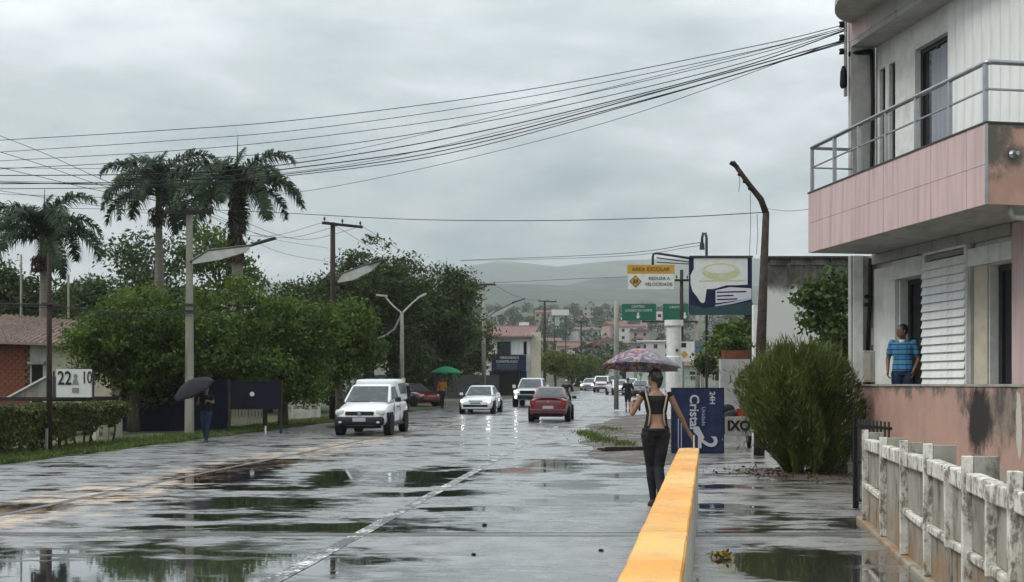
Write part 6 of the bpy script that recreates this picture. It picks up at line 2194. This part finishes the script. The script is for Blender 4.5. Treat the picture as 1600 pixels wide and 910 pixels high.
    for s_, th in (('l', 1), ('r', -1)):
        hand(b, V[s_ + 'w'], V[s_ + 'd'], V[s_ + 'n'], 1.0 if not fem else .95, D.get(s_ + 'curl', .45), th)
    remesh(b.build('body', M[skin], t, smooth=True), vox)
    for s_ in (-1, 1):
        MB().ball(hp(s_ * .029, .083, .018), (.011, .008, .007), 8, 6).build('eye', M['black'], t)
    MB().ball(hp(0, .088, -.058), (.022, .006, .005), 8, 5).build('mouth', mat('lip', (.16, .06, .05)) if 'lip' not in bpy.data.materials else bpy.data.materials['lip'], t)
    hb_ = MB()
    hb_.ball(hp(0, -.018, .022), (.082, .094, .100), 16, 10, Ry.to_3x3())
    if hairstyle == 'tied':
        hb_.ball(hp(0, -.085, .0), (.055, .05, .06), 12, 8)
        limb(hb_, [hp(0, -.085, -.01), hp(.005, -.09, -.06), hp(.01, -.075, -.11)], [.045, .035, .02])
    if cap:
        hb_.v = []
        hb_.f = []
        hb_.ball(hp(0, -.012, .03), (.083, .098, .09), 14, 9, Ry.to_3x3())
        hb_.loft([[hp(-.07, .06, .045), hp(.07, .06, .045), hp(.07, .06, .055), hp(-.07, .06, .055)], [hp(-.05, .16, .03), hp(.05, .16, .03), hp(.05, .16, .038), hp(-.05, .16, .038)]])
    remesh(hb_.build('cap' if cap else 'hair', M[cap or hair], t, smooth=True), vox)
    c = MB()
    R = torso(MB(), 0)
    c.ell([(q, x + .012, y_ + .014) for q, x, y_ in R[:3 if not crop else 2]] + ([(R[2][0] * .25 + R[1][0] * .75, R[2][1] * .3 + R[1][1] * .7 + .014, R[1][2] + .014)] if crop else []), 16)
    legs(c, .013, bot)
    remesh(c.build('trousers' if bot == 'long' else 'shorts', M[bot_m], t, smooth=True), vox)
    c = MB()
    if crop:
        c.ell([(R[3][0] + Vector((0, 0, .005)), R[3][1] + .010, R[3][2] + .011)] + [(q, x + .011, y_ + .012) for q, x, y_ in R[4:7]], 16)
        arms(c, .008, .04)
    else:
        c.ell([(R[1][0] + Vector((0, 0, -.02)), R[1][1] + .022, R[1][2] + .022)] + [(q, x + .018, y_ + .018) for q, x, y_ in R[2:]], 16)
        if sleeve >= 1:
            arms(c, .012)
        else:
            arms(c, .015, sleeve)
    remesh(c.build('top' if crop else 'shirt', M[top_m], t, smooth=True), vox)
    for s_ in 'lr':
        c = MB()
        foot(c, .008, s_)
        remesh(c.build('shoe', M[shoes], t, smooth=True), vox)
    return t, V


def umbrella(name, label, apex, axis, R_, H_, m, ribm, shaft_len, seg=8, group=None, sag=.07):
    """apex point, axis pointing up out of the canopy"""
    t = thing(name, label, 'umbrella', apex, 0, group)
    ax = Vector(axis).normalized()
    t.rotation_euler = ax.to_track_quat('Z', 'Y').to_euler()
    vs, fs, rings, per = [(0, 0, 0)], [], 7, 6
    n_ = seg * per
    for j in range(1, rings + 1):
        tt = j / rings
        for k_ in range(n_):
            a = 2 * PI * k_ / n_
            u = (k_ % per) / per
            pinch = 1 - sag * 1.2 * math.sin(PI * u) * tt ** 2
            vs.append((math.cos(a) * R_ * tt * pinch, math.sin(a) * R_ * tt * pinch, -H_ * (1 - math.cos(tt * 1.35)) / (1 - math.cos(1.35)) + sag * .35 * R_ * math.sin(PI * u) * tt * .4))
    for k_ in range(n_):
        fs.append((0, 1 + k_, 1 + (k_ + 1) % n_))
    for j in range(rings - 1):
        for k_ in range(n_):
            a, b = 1 + j * n_ + k_, 1 + j * n_ + (k_ + 1) % n_
            fs.append((a, a + n_, b + n_, b))
    c = MB().add(vs, fs).build('canopy', m, t, smooth=True)
    so = c.modifiers.new('cloth', 'SOLIDIFY')
    so.thickness = .003
    for k_ in range(seg):
        a = 2 * PI * k_ / seg
        pts = [(math.cos(a) * R_ * q, math.sin(a) * R_ * q, -H_ * (1 - math.cos(q * 1.35)) / (1 - math.cos(1.35)) - .008) for q in (0, .25, .5, .75, 1.02)]
        rb_ = MB().tube(pts, .004, 5).build('rib', ribm, t)
        MB().tube([pts[2], (0, 0, -H_ - .12)], .003, 5).build('stretcher', ribm, rb_)
    MB().tube([(0, 0, .06), (0, 0, -shaft_len)], .007, 8).build('shaft', ribm, t)
    MB().tube([(0, 0, -shaft_len + .02), (0, 0, -shaft_len - .1)], .014, 8).build('handle', M['black'], t)
    return t


# the woman walking away beside the parapet
wy = 14.4
wx = gx(1027, wy)
wj = dict(pel=(0, 0, .95), wai=(.01, .0, 1.12), che=(.01, .02, 1.31), nek=(.0, .02, 1.47), hed=(-.01, .045, 1.615), yaw=.62,
          lh=(-.085, 0, .91), lk=(-.045, .12, .50), la=(-.02, .10, .09), rh=(.085, 0, .91), rk=(.045, .05, .49), ra=(.03, -.28, .15),
          lt=(-.1, 1, -.1), rt=(.05, 1, -.75),
          ls=(-.165, .02, 1.40), le=(-.285, .05, 1.17), lw=(-.275, .25, 1.25), rs=(.175, .02, 1.40), re=(.31, .05, 1.15), rw=(.43, .14, .935),
          ld=(.12, .45, 1), ln=(.6, .3, -.2), lcurl=.95, rd=(.55, .35, -.7), rn=(-.3, .6, -.5), rcurl=.25)
wl = math.hypot(.0, 1)
woman, WV = person('person walking away in a cropped black top and dark trousers, holding a floral umbrella', (wx - .02, wy, 0), 0, wj, vox=.0068, skin='skin', top_m='cloth_black', bot_m='cloth_trouser', crop=True, fem=True, hairstyle='tied', sc=1.03)
# bag straps crossing the back and the low waist bag edge
for s_ in (-1, 1):
    pts = [(s_ * .125, .02, 1.455), (s_ * .128, -.085, 1.40), (s_ * .105, -.118, 1.30), (s_ * .085, -.118, 1.20), (s_ * .09, -.10, 1.10), (s_ * .105, -.105, 1.02)]
    MB().tube(pts, [.011] * 6, 6).build('strap', M['strap'], woman, smooth=True)
# black sides of the open backed top, joining it to the waistband
_R = [(Vector((.004, -.004, .965)), .166, .122), (Vector((.006, -.004, 1.05)), .142, .110), (Vector((.01, -.002, 1.165)), .128, .100)]
vs, fs, nn = [], [], 22
for c_, rx_, ry_ in _R:
    for i in range(nn + 1):
        a = math.radians(-52 + 284 * i / nn)
        vs.append((c_.x + rx_ * math.cos(a), c_.y + ry_ * math.sin(a), c_.z))
for j in range(2):
    for i in range(nn):
        q = j * (nn + 1) + i
        fs.append((q, q + 1, q + nn + 2, q + nn + 1))
sd_ = MB().add(vs, fs).build('top_side', M['cloth_black'], woman, smooth=True)
sd_.modifiers.new('cloth', 'SOLIDIFY').thickness = .008
k = NT('floral')
vo = k.n('ShaderNodeTexVoronoi')
vo.inputs['Scale'].default_value = 24
k.l(k.mapping(), vo.inputs['Vector'])
rp_ = k.n('ShaderNodeValToRGB')
rp_.color_ramp.interpolation = 'CONSTANT'
els = rp_.color_ramp.elements
for i, (p_, c_) in enumerate(((0, (.40, .06, .10)), (.16, (.42, .36, .36)), (.3, (.10, .09, .28)), (.44, (.34, .10, .22)), (.56, (.46, .40, .36)), (.68, (.14, .11, .30)), (.78, (.42, .20, .10)), (.88, (.10, .17, .15)))):
    e = els[i] if i < 2 else els.new(p_)
    e.position = p_
    e.color = c3(c_)
sepc = k.n('ShaderNodeSeparateColor')
k.l(vo.outputs['Color'], sepc.inputs[0])
k.l(sepc.outputs[0], rp_.inputs[0])
pale = k.step(k.math('ADD', k.ellipse((-.55, -.1, -.1), (.75, .9, 1)), k.math('MULTIPLY', k.math('SUBTRACT', k.noise(7, 3), .5), .9)), .1, .7, .05, .75)
fl = k.mix(pale, rp_.outputs[0], (.42, .40, .40))
k.out(fl, .55)
tr_ = k.n('ShaderNodeBsdfTranslucent')
k.l(fl, tr_.inputs['Color'])
ms_ = k.n('ShaderNodeMixShader')
ms_.inputs[0].default_value = .3
k.l(k.b.outputs[0], ms_.inputs[1])
k.l(tr_.outputs[0], ms_.inputs[2])
k.l(ms_.outputs[0], k.t.nodes['Material Output'].inputs['Surface'])
hnd = Vector(woman.location) + (WV['lw'] + WV['ld'].normalized() * .08 + Vector((.012, .03, -.02))) * 1.03
apx = at(1003, 545, hnd.y + .08)
axis = (apx - hnd)
umbrella('umbrella', 'floral patterned umbrella in pinks and violets held by the walking woman', apx, Vector((axis.x, axis.y, axis.z)) .normalized() * .86 + Vector((-.11, -.0, .0)), .545, .255, k.m, M['steel'], axis.length, sag=.10)

# the man on the terrace
k = NT('checked_shirt')
sepz = k.n('ShaderNodeSeparateXYZ')
k.l(k.co, sepz.inputs[0])
zz = k.math('FRACT', k.math('MULTIPLY', sepz.outputs['Z'], 6.2))
xx = k.math('FRACT', k.math('MULTIPLY', k.math('ADD', sepz.outputs['X'], sepz.outputs['Y']), 7))
cA = k.mix(k.step(zz, .48, .52), (.035, .13, .32), (.03, .19, .24))
cA = k.mix(k.math('MULTIPLY', k.step(xx, .3, .34), .35), cA, (.08, .25, .5))
lineh = k.math('GREATER_THAN', k.math('ABSOLUTE', k.math('SUBTRACT', k.math('FRACT', k.math('MULTIPLY', sepz.outputs['Z'], 12.4)), .5)), .40)
M['checked'] = k.out(k.mix(lineh, cA, (.008, .015, .06)), .85)
my = 19.3
man, MV = person('man in a blue checked shirt looking down on the terrace beside the louvred shutter', (gx(1411, my), my, FL1), math.radians(148),
                 dict(yaw=-.75, nek=(0, .02, 1.455), hed=(0, .075, 1.585), lw=(-.20, .16, .95), le=(-.24, -.02, 1.12), rw=(.2, .16, .95), re=(.25, -.05, 1.13)), vox=.011, skin='skin_dark', top_m='checked', sleeve=.62, bot_m='jeans', sc=1.07)
MB().ell([((0, .055, 1.405), .05, .06), ((0, .045, 1.45), .058, .056)], 12).build('undershirt', M['sign_white'], man)

# person under the black umbrella on the verge
py_ = 30.6
pb_, PV = person('person in dark jeans walking on the verge under a black umbrella', (gx(322, py_), py_, 0), math.radians(180),
                 dict(lk=(-.07, .1, .5), la=(-.06, .16, .08), rk=(.07, .06, .5), ra=(.05, -.14, .11), re=(.24, .06, 1.16), rw=(.16, .24, 1.28), rd=(-.1, .3, 1), rn=(-1, 0, 0), le=(-.24, .1, 1.2), lw=(-.06, .24, 1.28)),
                 vox=.014, skin='skin_dark', top_m='cloth_black', sleeve=.5, bot_m='jeans', sc=.90)
umbrella('umbrella', 'black umbrella tilted over the person on the grass verge', at(296, 596, 30.2), (-.42, -.5, 1.0), .60, .26, M['umbrella_black'], M['dark_metal'], .72)

# orange coat and the green parasol
oy = 65.5
person('pedestrian in an orange jacket and dark trousers on the far kerb', (gx(691, oy), oy, h(oy)), math.radians(175),
       dict(lk=(-.06, .08, .5), la=(-.05, .12, .08), rk=(.06, .03, .5), ra=(.05, -.1, .1), le=(-.23, .04, 1.14), lw=(-.16, .22, 1.2), re=(.24, -.05, 1.13), rw=(.25, .05, .92)),
       vox=.022, skin='skin_dark', top_m='orange_cloth', sleeve=1.0, bot_m='cloth_trouser', sc=1.08)
umbrella('parasol', 'wide green parasol above the pedestrian in orange', at(697, 573, 66), (0, 0, 1), 1.02, .40, M['green_cloth'], M['fin'], 2.3)
tag(MB().lathe([(.3, 0), (.3, .09), (.06, .12), (.05, .3)], 14).build('parasol_weight', M['concrete'], loc=(gx(697, 66), 66, h(66))), 'round concrete base carrying the green parasol', 'parasol weight')
# people further off
ky = 38.4
person('person in black clothes and a pale cap standing behind the white pickup', (gx(629, 39.5) + .03, 39.5, 0), math.radians(170), dict(le=(-.22, .05, 1.14), lw=(-.15, .2, 1.1), re=(.22, .05, 1.14), rw=(.15, .2, 1.1)), vox=.018, top_m='cloth_black', sleeve=1.0, sc=1.06, cap='hair_grey', bot_m='cloth_black', shoes='black')
dy_ = 60
person('person in a dark jacket and shorts walking away along the road edge', (gx(981, dy_), dy_, h(dy_)), math.radians(-5),
       dict(lk=(-.08, .1, .5), la=(-.08, .08, .08), rk=(.08, .0, .49), ra=(.08, -.2, .12), le=(-.27, .0, 1.14), lw=(-.26, .12, .95), re=(.27, .0, 1.14), rw=(.26, .14, .95)),
       vox=.02, skin='skin_dark', top_m='cloth_black', sleeve=.95, bot_m='cloth_trouser', bot='short', shoes='black', sc=1.06, cap='teal_dark')
my_ = 62
mo = motorbike('motorbike', 'dark motorbike ridden along beside the dark red sedan', (gx(885, my_), my_, h(my_)), math.radians(168), 'black')
person('rider in black with a pale helmet on the dark motorbike', (gx(885, my_), my_, h(my_)), math.radians(-12),
       dict(pel=(0, -.22, .95), wai=(0, -.2, 1.12), che=(0, -.12, 1.31), nek=(0, -.06, 1.46), hed=(0, -.02, 1.60), lh=(-.09, -.2, .92), rh=(.09, -.2, .92), lk=(-.2, .18, .72), rk=(.2, .18, .72), la=(-.17, .0, .34), ra=(.17, .0, .34),
            ls=(-.17, -.1, 1.4), rs=(.17, -.1, 1.4), le=(-.33, .05, 1.2), re=(.33, .05, 1.2), lw=(-.34, .26, 1.08), rw=(.34, .26, 1.08), ld=(0, 1, -.1), rd=(0, 1, -.1)),
       vox=.022, top_m='cloth_black', sleeve=1.0, bot_m='cloth_black', shoes='black', cap='fin')

# plank pile and puddle litter
pk = thing('plank_pile', 'few dark wet planks lying on the earth shoulder', 'planks', (gx(985, 26.5), 26.5, .03), math.radians(6))
for i in range(6):
    MB().box((-.75 + .1 * (i % 3), -.3 + .14 * (i % 4), .045 * (i // 4)), (.7 + .08 * (i % 2), -.18 + .14 * (i % 4), .04 + .045 * (i // 4))).build('plank', M['wood_dark'], pk)
q = at(1126, 872, 10.2)
lf = leaf_obj('yellow_leaf_clump', [(random.gauss(0, .045), random.gauss(0, .035), abs(random.gauss(0, .02))) for _ in range(46)], .034, mat('yellow_bits', (.42, .27, .03), (.2, .15, .03), scale=30, rough=.6), None, .5)
lf.location = (q.x, 10.2, .012)
tag(lf, 'small yellow clump of wet leaves lying in the puddle', 'leaf clump')

# ------------------------------------------------------------------ rain haze
k = NT('haze_air')
k.t.nodes.remove(k.b)
pv = k.n('ShaderNodeVolumePrincipled')
pv.inputs['Color'].default_value = (.90, .93, .95, 1)
pv.inputs['Density'].default_value = 0.00024
pv.inputs['Anisotropy'].default_value = .3
k.l(pv.outputs[0], k.t.nodes['Material Output'].inputs['Volume'])
hz = MB().box((-4200, -60, -45), (4200, 6800, 372)).build('haze', k.m)
hz['kind'] = 'stuff'
